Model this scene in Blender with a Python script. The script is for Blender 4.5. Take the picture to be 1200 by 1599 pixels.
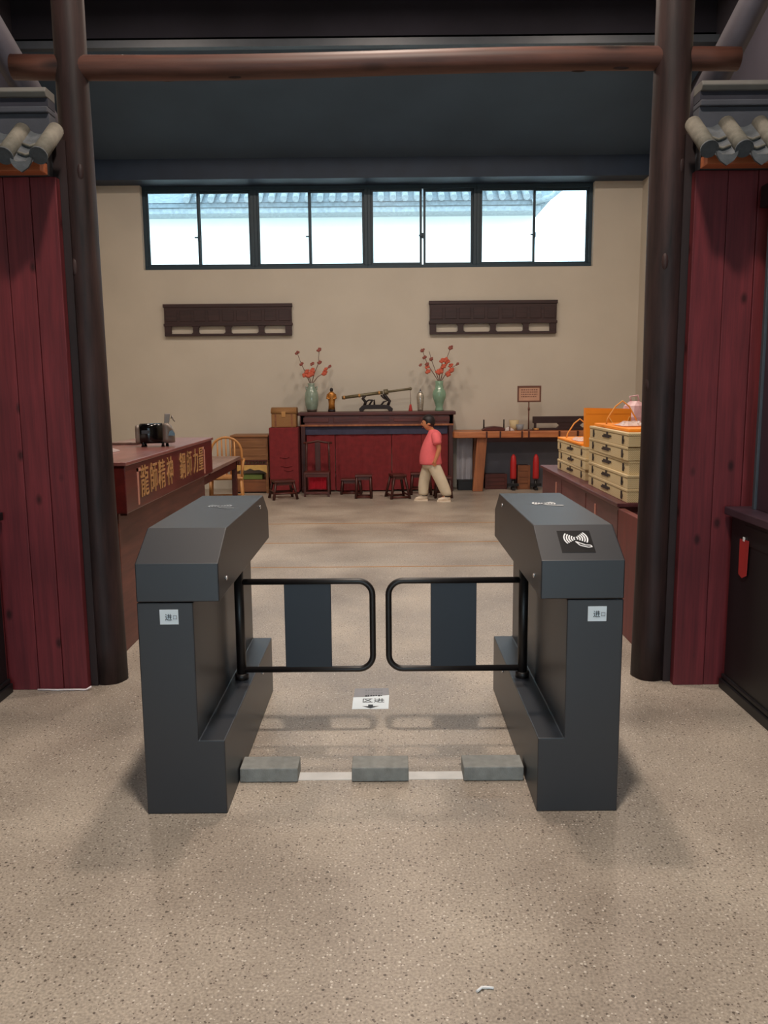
import bpy, math, random
from mathutils import Vector, Matrix
random.seed(7)
scene = bpy.context.scene
for o in list(bpy.data.objects): bpy.data.objects.remove(o)
C = scene.collection
PI = math.pi

# ------------------------------------------------------------------ camera
cam_d = bpy.data.cameras.new('camera'); cam = bpy.data.objects.new('camera', cam_d); C.objects.link(cam)
F, HOR, ROLL, YAW, CAM_H = 1300.0, 605.0, 0.5, 0.2, 1.55
p = math.atan((799.5 - HOR) / F); yw = math.radians(YAW); rl = math.radians(ROLL)
fwd = Vector((-math.sin(yw) * math.cos(p), math.cos(yw) * math.cos(p), -math.sin(p)))
rt = Vector((math.cos(yw), math.sin(yw), 0)); up = rt.cross(fwd)
rt2 = rt * math.cos(rl) - up * math.sin(rl); up2 = up * math.cos(rl) + rt * math.sin(rl)
cam.matrix_world = Matrix(((rt2.x, up2.x, -fwd.x, 0), (rt2.y, up2.y, -fwd.y, 0), (rt2.z, up2.z, -fwd.z, CAM_H), (0, 0, 0, 1)))
cam_d.sensor_fit = 'VERTICAL'; cam_d.sensor_height = 36.0; cam_d.sensor_width = 27.0
cam_d.lens = F / 1599.0 * 36.0; cam_d.clip_start = 0.05; cam_d.clip_end = 200
scene.camera = cam

# ------------------------------------------------------------------ world, exposure
w = bpy.data.worlds.new('sky'); scene.world = w; w.use_nodes = True
bgn = w.node_tree.nodes['Background']; bgn.inputs['Color'].default_value = (0.66, 0.87, 1.0, 1); bgn.inputs['Strength'].default_value = 5.0
vs = scene.view_settings
vs.view_transform = 'Standard'; vs.look = 'None'; vs.gamma = 1; vs.use_curve_mapping = False
vs.exposure = -0.08
LAMP_BACK, LAMP_GATE, LAMP_FRONT = 95, 95, 235      # watts per lamp, see ceiling_lamp below
WARM = (1.0, 0.83, 0.70)
NEUTRAL = (1.0, 0.88, 0.77)

# ------------------------------------------------------------------ materials
M = {}
def lin(r, g, b):
    f = lambda c: (c / 255 / 12.92) if c / 255 <= 0.04045 else ((c / 255 + 0.055) / 1.055) ** 2.4
    return (f(r), f(g), f(b), 1)
def base(name):
    m = bpy.data.materials.new(name); m.use_nodes = True; nt = m.node_tree
    return m, nt, nt.nodes['Principled BSDF'], nt.nodes.new, nt.links.new
def coords(nt, scale, offset=False):
    tc = nt.nodes.new('ShaderNodeTexCoord'); mp = nt.nodes.new('ShaderNodeMapping')
    mp.inputs['Scale'].default_value = scale; nt.links.new(tc.outputs['Object'], mp.inputs['Vector'])
    if offset:
        oi = nt.nodes.new('ShaderNodeObjectInfo'); ml = nt.nodes.new('ShaderNodeMath'); ml.operation = 'MULTIPLY'; ml.inputs[1].default_value = 37.0
        nt.links.new(oi.outputs['Random'], ml.inputs[0]); nt.links.new(ml.outputs[0], mp.inputs['Location'])
    return mp.outputs['Vector']
def ramp(nt, fac, stops):
    r = nt.nodes.new('ShaderNodeValToRGB'); e = r.color_ramp.elements
    while len(e) > 1: e.remove(e[-1])
    for i, (pos, col) in enumerate(stops):
        x = e[0] if i == 0 else e.new(pos)
        x.position = pos; x.color = col
    nt.links.new(fac, r.inputs['Fac']); return r.outputs['Color']
def plain(name, col, rough=0.6, metal=0.0, var=0.15, scale=8.0, bump=0.0, coat=0.0, spec=0.5):
    m, nt, b, new, link = base(name)
    n = new('ShaderNodeTexNoise'); n.inputs['Scale'].default_value = scale; n.inputs['Detail'].default_value = 5
    link(coords(nt, (1, 1, 1)), n.inputs['Vector'])
    lo = tuple(c * (1 - var) for c in col[:3]) + (1,); hi = tuple(min(1, c * (1 + var)) for c in col[:3]) + (1,)
    link(ramp(nt, n.outputs['Fac'], [(0.3, lo), (0.7, hi)]), b.inputs['Base Color'])
    b.inputs['Roughness'].default_value = rough; b.inputs['Metallic'].default_value = metal
    b.inputs['Coat Weight'].default_value = coat; b.inputs['Specular IOR Level'].default_value = spec
    if bump:
        bp = new('ShaderNodeBump'); bp.inputs['Strength'].default_value = bump; bp.inputs['Distance'].default_value = 0.01
        n2 = new('ShaderNodeTexNoise'); n2.inputs['Scale'].default_value = scale * 6
        link(coords(nt, (1, 1, 1)), n2.inputs['Vector']); link(n2.outputs['Fac'], bp.inputs['Height']); link(bp.outputs['Normal'], b.inputs['Normal'])
    M[name] = m; return m
def wood(name, c1, c2, axis='z', rough=0.5, fine=34.0, knots=False, coat=0.0, spec=0.5):
    m, nt, b, new, link = base(name)
    long = 1.6
    sc = {'x': (long, fine, fine), 'y': (fine, long, fine), 'z': (fine, fine, long)}[axis]
    n = new('ShaderNodeTexNoise'); n.inputs['Scale'].default_value = 1.0; n.inputs['Detail'].default_value = 6; n.inputs['Roughness'].default_value = 0.65
    link(coords(nt, sc, True), n.inputs['Vector'])
    col = ramp(nt, n.outputs['Fac'], [(0.32, c1), (0.68, c2)])
    big = new('ShaderNodeTexNoise'); big.inputs['Scale'].default_value = 2.2; link(coords(nt, (1, 1, 1)), big.inputs['Vector'])
    mx = new('ShaderNodeMix'); mx.data_type = 'RGBA'; mx.blend_type = 'MULTIPLY'; mx.inputs['Factor'].default_value = 0.5
    link(col, mx.inputs['A']); link(ramp(nt, big.outputs['Fac'], [(0.3, (0.55, 0.55, 0.55, 1)), (0.7, (1.2, 1.2, 1.2, 1))]), mx.inputs['B'])
    out = mx.outputs['Result']
    if knots:
        v = new('ShaderNodeTexVoronoi'); v.inputs['Scale'].default_value = 1.0
        ks = {'x': (1.6, 5, 5), 'y': (5, 1.6, 5), 'z': (7, 7, 4.0)}[axis]
        link(coords(nt, ks, True), v.inputs['Vector'])
        k = new('ShaderNodeMix'); k.data_type = 'RGBA'; k.blend_type = 'MULTIPLY'; k.inputs['Factor'].default_value = 1
        link(out, k.inputs['A']); link(ramp(nt, v.outputs['Distance'], [(0.05, (0.25, 0.2, 0.2, 1)), (0.15, (1, 1, 1, 1))]), k.inputs['B']); out = k.outputs['Result']
    link(out, b.inputs['Base Color'])
    b.inputs['Roughness'].default_value = rough; b.inputs['Coat Weight'].default_value = coat; b.inputs['Coat Roughness'].default_value = 0.25
    b.inputs['Specular IOR Level'].default_value = spec
    bp = new('ShaderNodeBump'); bp.inputs['Strength'].default_value = 0.12; bp.inputs['Distance'].default_value = 0.004
    link(n.outputs['Fac'], bp.inputs['Height']); link(bp.outputs['Normal'], b.inputs['Normal'])
    M[name] = m; return m

def terrazzo():
    m, nt, b, new, link = base('terrazzo')
    co = coords(nt, (1, 1, 1))
    n = new('ShaderNodeTexNoise'); n.inputs['Scale'].default_value = 1.3; n.inputs['Detail'].default_value = 6; link(co, n.inputs['Vector'])
    n2 = new('ShaderNodeTexNoise'); n2.inputs['Scale'].default_value = 120; n2.inputs['Detail'].default_value = 3; link(co, n2.inputs['Vector'])
    c = ramp(nt, n.outputs['Fac'], [(0.3, lin(142, 131, 120)), (0.7, lin(186, 175, 161))])
    mx = new('ShaderNodeMix'); mx.data_type = 'RGBA'; mx.blend_type = 'MULTIPLY'; mx.inputs['Factor'].default_value = 0.8
    link(c, mx.inputs['A']); link(ramp(nt, n2.outputs['Fac'], [(0.3, (0.6, 0.6, 0.6, 1)), (0.7, (1.32, 1.32, 1.31, 1))]), mx.inputs['B'])
    cur = mx.outputs['Result']
    for sc, th, col, seed in ((70, 0.16, lin(66, 54, 48), 0.0), (115, 0.19, lin(84, 70, 62), 3.7), (95, 0.19, lin(216, 209, 198), 11.3), (30, 0.08, lin(50, 42, 38), 7.1)):
        v = new('ShaderNodeTexVoronoi'); v.inputs['Scale'].default_value = sc
        mp = new('ShaderNodeMapping'); mp.inputs['Location'].default_value = (seed, seed * 1.7, seed); link(co, mp.inputs['Vector'])
        link(mp.outputs['Vector'], v.inputs['Vector'])
        # only some cells carry a chip: the random cell colour decides
        sep = new('ShaderNodeSeparateColor'); link(v.outputs['Color'], sep.inputs['Color'])
        gt = new('ShaderNodeMath'); gt.operation = 'GREATER_THAN'; gt.inputs[1].default_value = 0.62; link(sep.outputs['Red'], gt.inputs[0])
        sz = new('ShaderNodeMath'); sz.operation = 'MULTIPLY'; sz.inputs[1].default_value = th * 2.0; link(sep.outputs['Green'], sz.inputs[0])
        lt = new('ShaderNodeMath'); lt.operation = 'LESS_THAN'; link(v.outputs['Distance'], lt.inputs[0]); link(sz.outputs[0], lt.inputs[1])
        an = new('ShaderNodeMath'); an.operation = 'MULTIPLY'; link(gt.outputs[0], an.inputs[0]); link(lt.outputs[0], an.inputs[1])
        an2 = new('ShaderNodeMath'); an2.operation = 'MULTIPLY'; an2.inputs[1].default_value = 0.8; link(an.outputs[0], an2.inputs[0])
        k = new('ShaderNodeMix'); k.data_type = 'RGBA'; link(an2.outputs[0], k.inputs['Factor']); link(cur, k.inputs['A']); k.inputs['B'].default_value = col; cur = k.outputs['Result']
    link(cur, b.inputs['Base Color'])
    link(ramp(nt, n.outputs['Fac'], [(0.3, (0.34,) * 3 + (1,)), (0.7, (0.5,) * 3 + (1,))]), b.inputs['Roughness'])
    b.inputs['Specular IOR Level'].default_value = 0.4
    M['terrazzo'] = m
terrazzo()
def weave(name, c1, c2, scale=60):
    m, nt, b, new, link = base(name)
    co = coords(nt, (1, 1, 1))
    wv = new('ShaderNodeTexWave'); wv.inputs['Scale'].default_value = scale; wv.bands_direction = 'Z'; wv.inputs['Distortion'].default_value = 1.0; link(co, wv.inputs['Vector'])
    w2 = new('ShaderNodeTexWave'); w2.inputs['Scale'].default_value = scale; w2.bands_direction = 'DIAGONAL'; link(co, w2.inputs['Vector'])
    mu = new('ShaderNodeMath'); mu.operation = 'MULTIPLY'; link(wv.outputs['Fac'], mu.inputs[0]); link(w2.outputs['Fac'], mu.inputs[1])
    link(ramp(nt, mu.outputs[0], [(0.1, c1), (0.6, c2)]), b.inputs['Base Color']); b.inputs['Roughness'].default_value = 0.7
    bp = new('ShaderNodeBump'); bp.inputs['Strength'].default_value = 0.3; bp.inputs['Distance'].default_value = 0.004
    link(mu.outputs[0], bp.inputs['Height']); link(bp.outputs['Normal'], b.inputs['Normal'])
    M[name] = m
def glass():
    m = bpy.data.materials.new('glass'); m.use_nodes = True; nt = m.node_tree; nt.nodes.clear()
    o = nt.nodes.new('ShaderNodeOutputMaterial'); t = nt.nodes.new('ShaderNodeBsdfTransparent'); g = nt.nodes.new('ShaderNodeBsdfGlossy')
    t.inputs['Color'].default_value = (0.93, 0.98, 1, 1); g.inputs['Roughness'].default_value = 0.35
    f = nt.nodes.new('ShaderNodeFresnel'); f.inputs['IOR'].default_value = 1.45; x = nt.nodes.new('ShaderNodeMixShader')
    nt.links.new(f.outputs[0], x.inputs[0]); nt.links.new(t.outputs[0], x.inputs[1]); nt.links.new(g.outputs[0], x.inputs[2]); nt.links.new(x.outputs[0], o.inputs[0])
    M['glass'] = m
glass()
plain('wall', lin(202, 194, 180), 0.85, var=0.04, scale=1.6, bump=0.05)
plain('slate_ceiling', lin(66, 84, 102), 0.8, var=0.10, scale=1.2)
plain('dark_beam', lin(32, 48, 68), 0.6, var=0.15, scale=3)
plain('gable', lin(48, 44, 54), 0.9, var=0.15, scale=2)
plain('dark_void', lin(34, 32, 42), 0.9, var=0.2, scale=2)
plain('grey_metal', lin(66, 72, 80), 0.5, var=0.1)
plain('window_frame', lin(34, 58, 72), 0.45, var=0.1)
wood('column_wood', lin(26, 19, 20), lin(64, 45, 43), 'z', 0.55, fine=16, spec=0.3)
wood('beam_wood', lin(62, 34, 28), lin(98, 60, 48), 'x', 0.5, fine=24, knots=True)
wood('red_plank', lin(88, 33, 39), lin(122, 47, 53), 'z', 0.5, fine=30, knots=True, spec=0.35)
wood('fascia_wood', lin(176, 96, 62), lin(206, 126, 84), 'x', 0.55)
wood('backing_wood', lin(28, 16, 17), lin(44, 26, 26), 'z', 0.6, fine=20)
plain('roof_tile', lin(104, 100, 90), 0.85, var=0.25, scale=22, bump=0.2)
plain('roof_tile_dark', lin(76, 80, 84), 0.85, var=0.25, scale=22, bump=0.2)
plain('plaster_grey', lin(66, 68, 76), 0.85, var=0.12, scale=9, bump=0.1)
plain('ridge_dark', lin(44, 44, 54), 0.9, var=0.1)
plain('plaster_pale', lin(98, 96, 92), 0.85, var=0.12, scale=9)
plain('brace_grey', lin(74, 70, 80), 0.7, var=0.1)
plain('cabinet_black', lin(24, 30, 39), 0.40, 0.0, var=0.06, scale=3, spec=0.9)
plain('cabinet_dark', lin(18, 19, 22), 0.45, var=0.1)
plain('gate_black', lin(26, 22, 22), 0.42, var=0.06, spec=0.5)
plain('gate_panel', lin(24, 33, 44), 0.45, var=0.05)
plain('white_print', lin(238, 240, 242), 0.6, var=0.02)
plain('faded_print', lin(150, 158, 166), 0.6, var=0.12, scale=60)
plain('sticker', lin(222, 234, 242), 0.6, var=0.02)
plain('ink', lin(34, 44, 52), 0.7, var=0.05)
plain('ink_faint', lin(128, 132, 138), 0.7, var=0.15, scale=80)
plain('reader_black', lin(24, 24, 26), 0.3, var=0.05)
plain('chrome', lin(210, 212, 216), 0.2, 1.0, var=0.03)
plain('brick_grey', lin(136, 138, 135), 0.85, var=0.14, scale=30, bump=0.25)
plain('white_strip', lin(206, 206, 204), 0.7, var=0.06, scale=14)
plain('brass', lin(188, 140, 84), 0.45, 0.3, var=0.1)
plain('sticker_grey', lin(138, 140, 146), 0.7, var=0.06, scale=25)
wood('mahogany', lin(74, 22, 20), lin(102, 34, 30), 'y', 0.3, fine=22, coat=0.2)
wood('mahogany_sheen', lin(120, 70, 66), lin(150, 96, 90), 'y', 0.3, fine=20, coat=0.3)  # paler and pinker: the purplish reflection on the counter top is painted in
wood('counter_base_lit', lin(86, 44, 36), lin(116, 64, 52), 'y', 0.5, fine=18)  # browner than the name board: light falling on the base put into its colour
plain('gold_letter', lin(186, 138, 88), 0.5, 0.2, var=0.1)
plain('pale_bracket', lin(190, 130, 112), 0.55, var=0.05)
wood('purple_brown', lin(82, 44, 48), lin(108, 62, 66), 'y', 0.4, fine=16)
wood('maroon_board', lin(96, 36, 34), lin(122, 50, 46), 'z', 0.5, fine=16)
wood('dark_rosewood', lin(62, 25, 20), lin(98, 44, 36), 'x', 0.42, fine=22)
wood('dark_rosewood_z', lin(52, 22, 18), lin(84, 38, 32), 'z', 0.42, fine=22)
wood('carved_dark', lin(40, 24, 26), lin(66, 42, 42), 'x', 0.55, fine=40)
plain('red_cloth', lin(122, 36, 40), 0.9, var=0.16, scale=14, bump=0.2)
plain('bright_red_cloth', lin(206, 30, 52), 0.85, var=0.1, scale=12)
plain('blue_cloth', lin(62, 62, 84), 0.9, var=0.12, scale=10)
weave('wicker', lin(120, 82, 46), lin(190, 142, 88), 40)
weave('bamboo_weave', lin(196, 174, 130), lin(232, 214, 174), 50)
wood('bamboo', lin(176, 118, 62), lin(214, 158, 96), 'z', 0.45, fine=20)
wood('light_oak', lin(126, 84, 52), lin(160, 112, 72), 'x', 0.5, fine=20)
wood('crate_wood', lin(112, 66, 42), lin(146, 92, 58), 'x', 0.6, fine=20)
wood('table_grey_wood', lin(120, 96, 88), lin(156, 130, 118), 'y', 0.4, fine=20)
wood('slab_wood', lin(168, 96, 58), lin(206, 134, 84), 'x', 0.45, fine=18, knots=True)
wood('slab_leg', lin(134, 78, 48), lin(172, 108, 68), 'z', 0.5, fine=18)
plain('gold_apron', lin(206, 166, 96), 0.5, var=0.12, scale=20)
plain('green_box', lin(104, 122, 58), 0.6, var=0.1)
plain('celadon', lin(126, 160, 136), 0.18, var=0.10, scale=10, coat=0.6)
plain('celadon_grey', lin(128, 146, 132), 0.2, var=0.14, scale=12, coat=0.6)
plain('vase_foot', lin(70, 58, 50), 0.5, var=0.1)
plain('branch', lin(110, 84, 74), 0.8, var=0.15)
plain('blossom_red', lin(196, 94, 70), 0.7, var=0.2, scale=30)
plain('blossom_dark', lin(144, 80, 70), 0.7, var=0.2, scale=30)
plain('gold_figure', lin(176, 118, 52), 0.35, 0.5, var=0.4, scale=28)
plain('dark_lacquer', lin(30, 20, 22), 0.55, var=0.1)
plain('sword_green', lin(112, 104, 80), 0.4, 0.25, var=0.25, scale=26)
plain('silver_figure', lin(178, 170, 156), 0.25, 0.5, var=0.35, scale=40)
plain('tassel_red', lin(176, 60, 56), 0.9, var=0.15)
plain('skin', lin(206, 136, 96), 0.55, var=0.05)
plain('hair', lin(26, 20, 24), 0.5, var=0.2, scale=60)
plain('pink_shirt', lin(238, 112, 118), 0.85, var=0.06, scale=12, bump=0.15)
plain('beige_trousers', lin(214, 200, 176), 0.9, var=0.05, scale=10, bump=0.2)
plain('shoe', lin(222, 206, 186), 0.6, var=0.08)
plain('shoe_dark', lin(60, 50, 48), 0.6, var=0.08)
plain('orange_paper', lin(246, 146, 30), 0.6, var=0.05, scale=6)
plain('orange_rope', lin(226, 158, 74), 0.7, var=0.05)
plain('pink_film', lin(206, 164, 168), 0.35, var=0.12, scale=14)
plain('wrap_glints', lin(236, 216, 208), 0.25, var=0.05)  # whitish colour stands in for highlights on the clear plastic
M['wrap_glints'].node_tree.nodes['Principled BSDF'].inputs['Alpha'].default_value = 0.55
plain('motif_ink', lin(48, 36, 34), 0.7, var=0.1)
plain('device_black', lin(10, 9, 10), 0.18, var=0.05)
plain('device_silver', lin(140, 128, 118), 0.42, 0.3, var=0.06)
plain('paper', lin(214, 206, 204), 0.8, var=0.04)
plain('sign_face', lin(196, 152, 128), 0.7, var=0.06)
plain('sign_dark', lin(104, 66, 54), 0.6, var=0.1)
plain('post_red', lin(182, 36, 38), 0.5, var=0.08)
plain('grey_board', lin(104, 106, 116), 0.75, var=0.1, scale=4)
plain('grey_cloth', lin(150, 150, 158), 0.9, var=0.08, scale=6)
plain('red_tag', lin(176, 44, 44), 0.7, var=0.1)
plain('dark_panel', lin(62, 46, 56), 0.4, var=0.08)
plain('outside_wall', lin(244, 244, 240), 0.8, var=0.02)
plain('outside_tile', lin(150, 160, 164), 0.8, var=0.2, scale=14)
plain('outside_tile_dark', lin(118, 130, 136), 0.8, var=0.2, scale=14)
plain('lamp_shade', lin(40, 40, 42), 0.5, var=0.05)
plain('cable_white', lin(226, 214, 216), 0.6, var=0.03)

# ------------------------------------------------------------------ mesh builder
class MB:
    def __init__(s): s.v = []; s.f = []; s.sm = []
    def add(s, vs_, fs, smooth=False):
        o = len(s.v); s.v += [tuple(v) for v in vs_]
        for f in fs: s.f.append(tuple(i + o for i in f)); s.sm.append(smooth)
        return s
    def box(s, x0, x1, y0, y1, z0, z1):
        v = [(x, y, z) for z in (z0, z1) for y in (y0, y1) for x in (x0, x1)]
        return s.add(v, [(0, 2, 3, 1), (4, 5, 7, 6), (0, 1, 5, 4), (2, 6, 7, 3), (0, 4, 6, 2), (1, 3, 7, 5)])
    def prism(s, poly, axis, a, b):
        n = len(poly)
        def P(u, w_, t): return {'x': (t, u, w_), 'y': (u, t, w_), 'z': (u, w_, t)}[axis]
        v = [P(u, w_, a) for u, w_ in poly] + [P(u, w_, b) for u, w_ in poly]
        fs = [tuple(range(n))[::-1], tuple(range(n, 2 * n))] + [(i, (i + 1) % n, n + (i + 1) % n, n + i) for i in range(n)]
        if axis == 'y': fs = [f[::-1] for f in fs]
        return s.add(v, fs)
    def rings(s, rs, caps=True, smooth=True):
        n = len(rs[0]); v = [q for r in rs for q in r]; fs = []
        for k in range(len(rs) - 1):
            for i in range(n): fs.append((k * n + i, k * n + (i + 1) % n, (k + 1) * n + (i + 1) % n, (k + 1) * n + i))
        s.add(v, fs, smooth)
        if caps:
            o = len(s.v) - len(v)
            s.f.append(tuple(o + i for i in range(n))[::-1]); s.sm.append(False)
            s.f.append(tuple(o + (len(rs) - 1) * n + i for i in range(n))); s.sm.append(False)
        return s
    def lathe(s, prof, c=(0, 0, 0), n=20):
        return s.rings([[(c[0] + r * math.cos(2 * PI * i / n), c[1] + r * math.sin(2 * PI * i / n), c[2] + z) for i in range(n)] for r, z in prof])
    def tube(s, path, r, n=10, closed=False, r2=None):
        P = [Vector(q) for q in path]; m = len(P); rs = []; prev = None
        for k in range(m):
            if closed: d = P[(k + 1) % m] - P[k - 1]
            else: d = P[min(k + 1, m - 1)] - P[max(k - 1, 0)]
            d.normalize()
            if prev is None:
                a = Vector((0, 0, 1)) if abs(d.z) < 0.9 else Vector((1, 0, 0)); u = d.cross(a).normalized()
            else: u = (prev - d * prev.dot(d)).normalized()
            prev = u; v = d.cross(u); rr = r if r2 is None else r + (r2 - r) * k / (m - 1)
            rs.append([tuple(P[k] + (u * math.cos(2 * PI * i / n) + v * math.sin(2 * PI * i / n)) * rr) for i in range(n)])
        if closed: rs.append(rs[0]); return s.rings(rs, False)
        return s.rings(rs)
    def bar(s, a, b, w_, d=None):
        return s.tube([a, b], w_ * 0.7071, 4) if d is None else s
    def ball(s, c, rx, ry=None, rz=None, n=12, m=8):
        ry = ry or rx; rz = rz or rx
        return s.rings([[(c[0] + rx * math.sin(max(0.02, min(PI - 0.02, PI * k / m))) * math.cos(2 * PI * i / n), c[1] + ry * math.sin(max(0.02, min(PI - 0.02, PI * k / m))) * math.sin(2 * PI * i / n), c[2] - rz * math.cos(PI * k / m)) for i in range(n)] for k in range(m + 1)])
    def ell(s, rs_, n=16):
        # rs_: (cx, cy, cz, rx, ry): stacked level ellipses
        return s.rings([[(cx + rx * math.cos(2 * PI * i / n), cy + ry * math.sin(2 * PI * i / n), cz) for i in range(n)] for cx, cy, cz, rx, ry in rs_])
    def map(s, fn): s.v = [tuple(fn(Vector(v))) for v in s.v]; return s
    def build(s, name, mat, parent=None, bevel=0.0, subsurf=0):
        me = bpy.data.meshes.new(name); me.from_pydata(s.v, [], s.f); me.update()
        me.polygons.foreach_set('use_smooth', s.sm); me.materials.append(M[mat])
        o = bpy.data.objects.new(name, me); C.objects.link(o)
        if parent: o.parent = parent
        if bevel:
            b = o.modifiers.new('bevel', 'BEVEL'); b.width = bevel; b.segments = 2; b.limit_method = 'ANGLE'; b.angle_limit = math.radians(50)
        if subsurf:
            q = o.modifiers.new('sub', 'SUBSURF'); q.levels = subsurf; q.render_levels = subsurf
        return o
def tag(o, label, cat, group=None, kind=None):
    o['label'] = label; o['category'] = cat
    if group: o['group'] = group
    if kind: o['kind'] = kind
    return o
def thing(name, label, cat, loc=(0, 0, 0), rz=0.0, group=None, kind=None):
    o = bpy.data.objects.new(name, None); C.objects.link(o); o.location = loc; o.rotation_euler = (0, 0, rz); o.empty_display_size = 0.1
    return tag(o, label, cat, group, kind)
def struct(name, mb, mat, label, cat, bevel=0):
    o = mb.build(name, mat, None, bevel); return tag(o, label, cat, kind='structure')
def copy_tree(o, parent=None):
    c = o.copy(); C.objects.link(c); c.parent = parent
    for ch in [q for q in bpy.data.objects if q.parent == o]: copy_tree(ch, c)
    return c
def text_mesh(txt, size, extrude=0.001):
    cu = bpy.data.curves.new('lettering', 'FONT'); cu.body = txt; cu.size = size; cu.extrude = extrude; cu.align_x = 'CENTER'; cu.align_y = 'CENTER'; cu.resolution_u = 3
    o = bpy.data.objects.new('tmp', cu); C.objects.link(o); bpy.context.view_layer.update()
    me = bpy.data.meshes.new_from_object(o.evaluated_get(bpy.context.evaluated_depsgraph_get()))
    mb = MB(); mb.add([tuple(v.co) for v in me.vertices], [tuple(f.vertices) for f in me.polygons])
    bpy.data.objects.remove(o); bpy.data.curves.remove(cu); bpy.data.meshes.remove(me); return mb
def plane_fn(o, u, v):
    o, u, v = Vector(o), Vector(u).normalized(), Vector(v).normalized(); n = u.cross(v)
    return lambda q: o + u * q.x + v * q.y + n * q.z

# ================================================================== the setting
YB = 12.95; XL, XR = -4.28, 3.84
struct('floor', MB().box(-10, 10, -12, 26, -0.2, 0), 'terrazzo', 'speckled grey-beige polished terrazzo floor', 'floor')
WZ0, WZ1, WX0, WX1 = 3.33, 4.55, -3.64, 3.13
struct('wall_back', MB().box(XL - .2, XR + .2, YB, YB + .24, 0, WZ0).box(XL - .2, WX0, YB, YB + .24, WZ0, WZ1).box(WX1, XR + .2, YB, YB + .24, WZ0, WZ1), 'wall', 'cream plastered back wall below the long window', 'wall')
struct('wall_left', MB().box(XL - .2, XL, 4.4, YB, 0, 4.55), 'wall', 'cream side wall behind the red counter', 'wall')
struct('wall_right', MB().box(XR, XR + .2, 4.4, YB, 0, 4.55), 'wall', 'cream side wall behind the stacked boxes', 'wall')
struct('trim_1', MB().box(XL - .2, XL, 4.4, YB, 4.55, 6.2), 'gable', 'dark gable board above left cream wall', 'trim')
struct('trim_2', MB().box(XR, XR + .2, 4.4, YB, 4.55, 6.2), 'gable', 'dark gable board above right cream wall', 'trim')
struct('trim_3', MB().box(XL, XR, 12.62, YB + .24, WZ1, 4.84), 'dark_beam', 'dark blue-black lintel beam over the long window', 'beam')
struct('ceiling', MB().prism([(12.9, 4.76), (10.3, 5.46), (10.3, 5.56), (12.9, 4.92)], 'x', XL, XR), 'slate_ceiling', 'sloping slate-grey ceiling above the window lintel', 'ceiling')
struct('trim_4', MB().box(XL, XR, 10.2, 10.3, 5.42, 5.50), 'grey_metal', 'grey metal edge along the top of the sloping ceiling', 'trim')
struct('ceiling_upper', MB().box(-6.2, 6.2, -5.2, 10.3, 6.0, 6.2).box(XL, XR, 10.3, 10.45, 5.5, 6.2), 'dark_void', 'black high roof space above the round beam', 'ceiling')
struct('wall_side_left', MB().box(-6.2, -6, -5, 4.4, 0, 6), 'wall', 'cream side wall left of the entrance hall', 'wall')
struct('wall_side_right', MB().box(6, 6.2, -5, 4.4, 0, 6), 'wall', 'cream side wall right of the entrance hall', 'wall')
struct('wall_front', MB().box(-6.2, -2.2, -5.2, -5, 0, 6).box(2.2, 6.2, -5.2, -5, 0, 6).box(-2.2, 2.2, -5.2, -5, 2.9, 6), 'wall', 'cream front wall with wide open doorway', 'wall')
struct('wall_partition_end_left', MB().box(-6, XL - .2, 4.4, 4.6, 0, 6), 'dark_beam', 'dark wall end beside left plank partition', 'wall')
struct('wall_partition_end_right', MB().box(XR + .2, 6, 4.4, 4.6, 0, 6), 'dark_beam', 'dark wall end beside right plank partition', 'wall')
for i, yy in enumerate((7.13, 8.28, 9.49)):
    struct('trim_%d' % (5 + i), MB().box(XL + .1 if i else -1.45, XR - .1 if i else 1.45, yy - .012, yy + .012, -0.01, 0.0015), 'brass',
           ['brass floor strip nearest the swing gates', 'middle brass floor strip of the inner hall', 'brass floor strip nearest the stools'][i], 'floor strip')
struct('trim_8', MB().box(-.592, .535, 3.13, 3.197, -0.01, 0.002), 'white_strip', 'white threshold strip between the two turnstile cabinets', 'floor strip')

# windows: four sliding units, each two sashes
bounds = [WX0, -1.97, -0.255, 1.39, WX1]
meets = [-2.805, -1.128, 0.576, 2.261]
wl = ['leftmost unit of the long high window, teal-black frame', 'second unit from left of the long high window', 'third unit from left of the long high window, sashes slightly apart', 'rightmost unit of the long high window, by the roof corner outside']
for i in range(4):
    a, b_ = bounds[i], bounds[i + 1]; y0 = YB + .10
    t = thing('window_%d' % (i + 1), wl[i], 'window', ((a + b_) / 2, y0, WZ0), kind='structure')
    hw = (b_ - a) / 2; h = WZ1 - WZ0
    MB().box(-hw, hw, 0, .09, 0, .06).box(-hw, hw, 0, .09, h - .06, h).box(-hw, -hw + .05, 0, .09, .06, h - .06).box(hw - .05, hw, 0, .09, .06, h - .06).build('frame', 'window_frame', t, .004)
    mx = meets[i] - (a + b_) / 2; gap = 0.012 if i == 2 else -0.012
    for k, (s0, s1, yy) in enumerate(((-hw + .05, mx - gap, .012), (mx + gap, hw - .05, .05))):
        f = .034
        sash = MB().box(s0, s1, yy, yy + .03, .06, .06 + f).box(s0, s1, yy, yy + .03, h - .06 - f, h - .06).box(s0, s0 + f, yy, yy + .03, .06 + f, h - .06 - f).box(s1 - f, s1, yy, yy + .03, .06 + f, h - .06 - f).build('sash', 'window_frame', t, .003)
        MB().box(s0 + f, s1 - f, yy + .012, yy + .017, .06 + f, h - .06 - f).build('pane', 'glass', sash)
    MB().box(mx - .02, mx + .02, -.012, .012, .44, .52).box(mx - .06, mx, -.03, -.014, .47, .49).build('latch', 'window_frame', t, .003)

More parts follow.
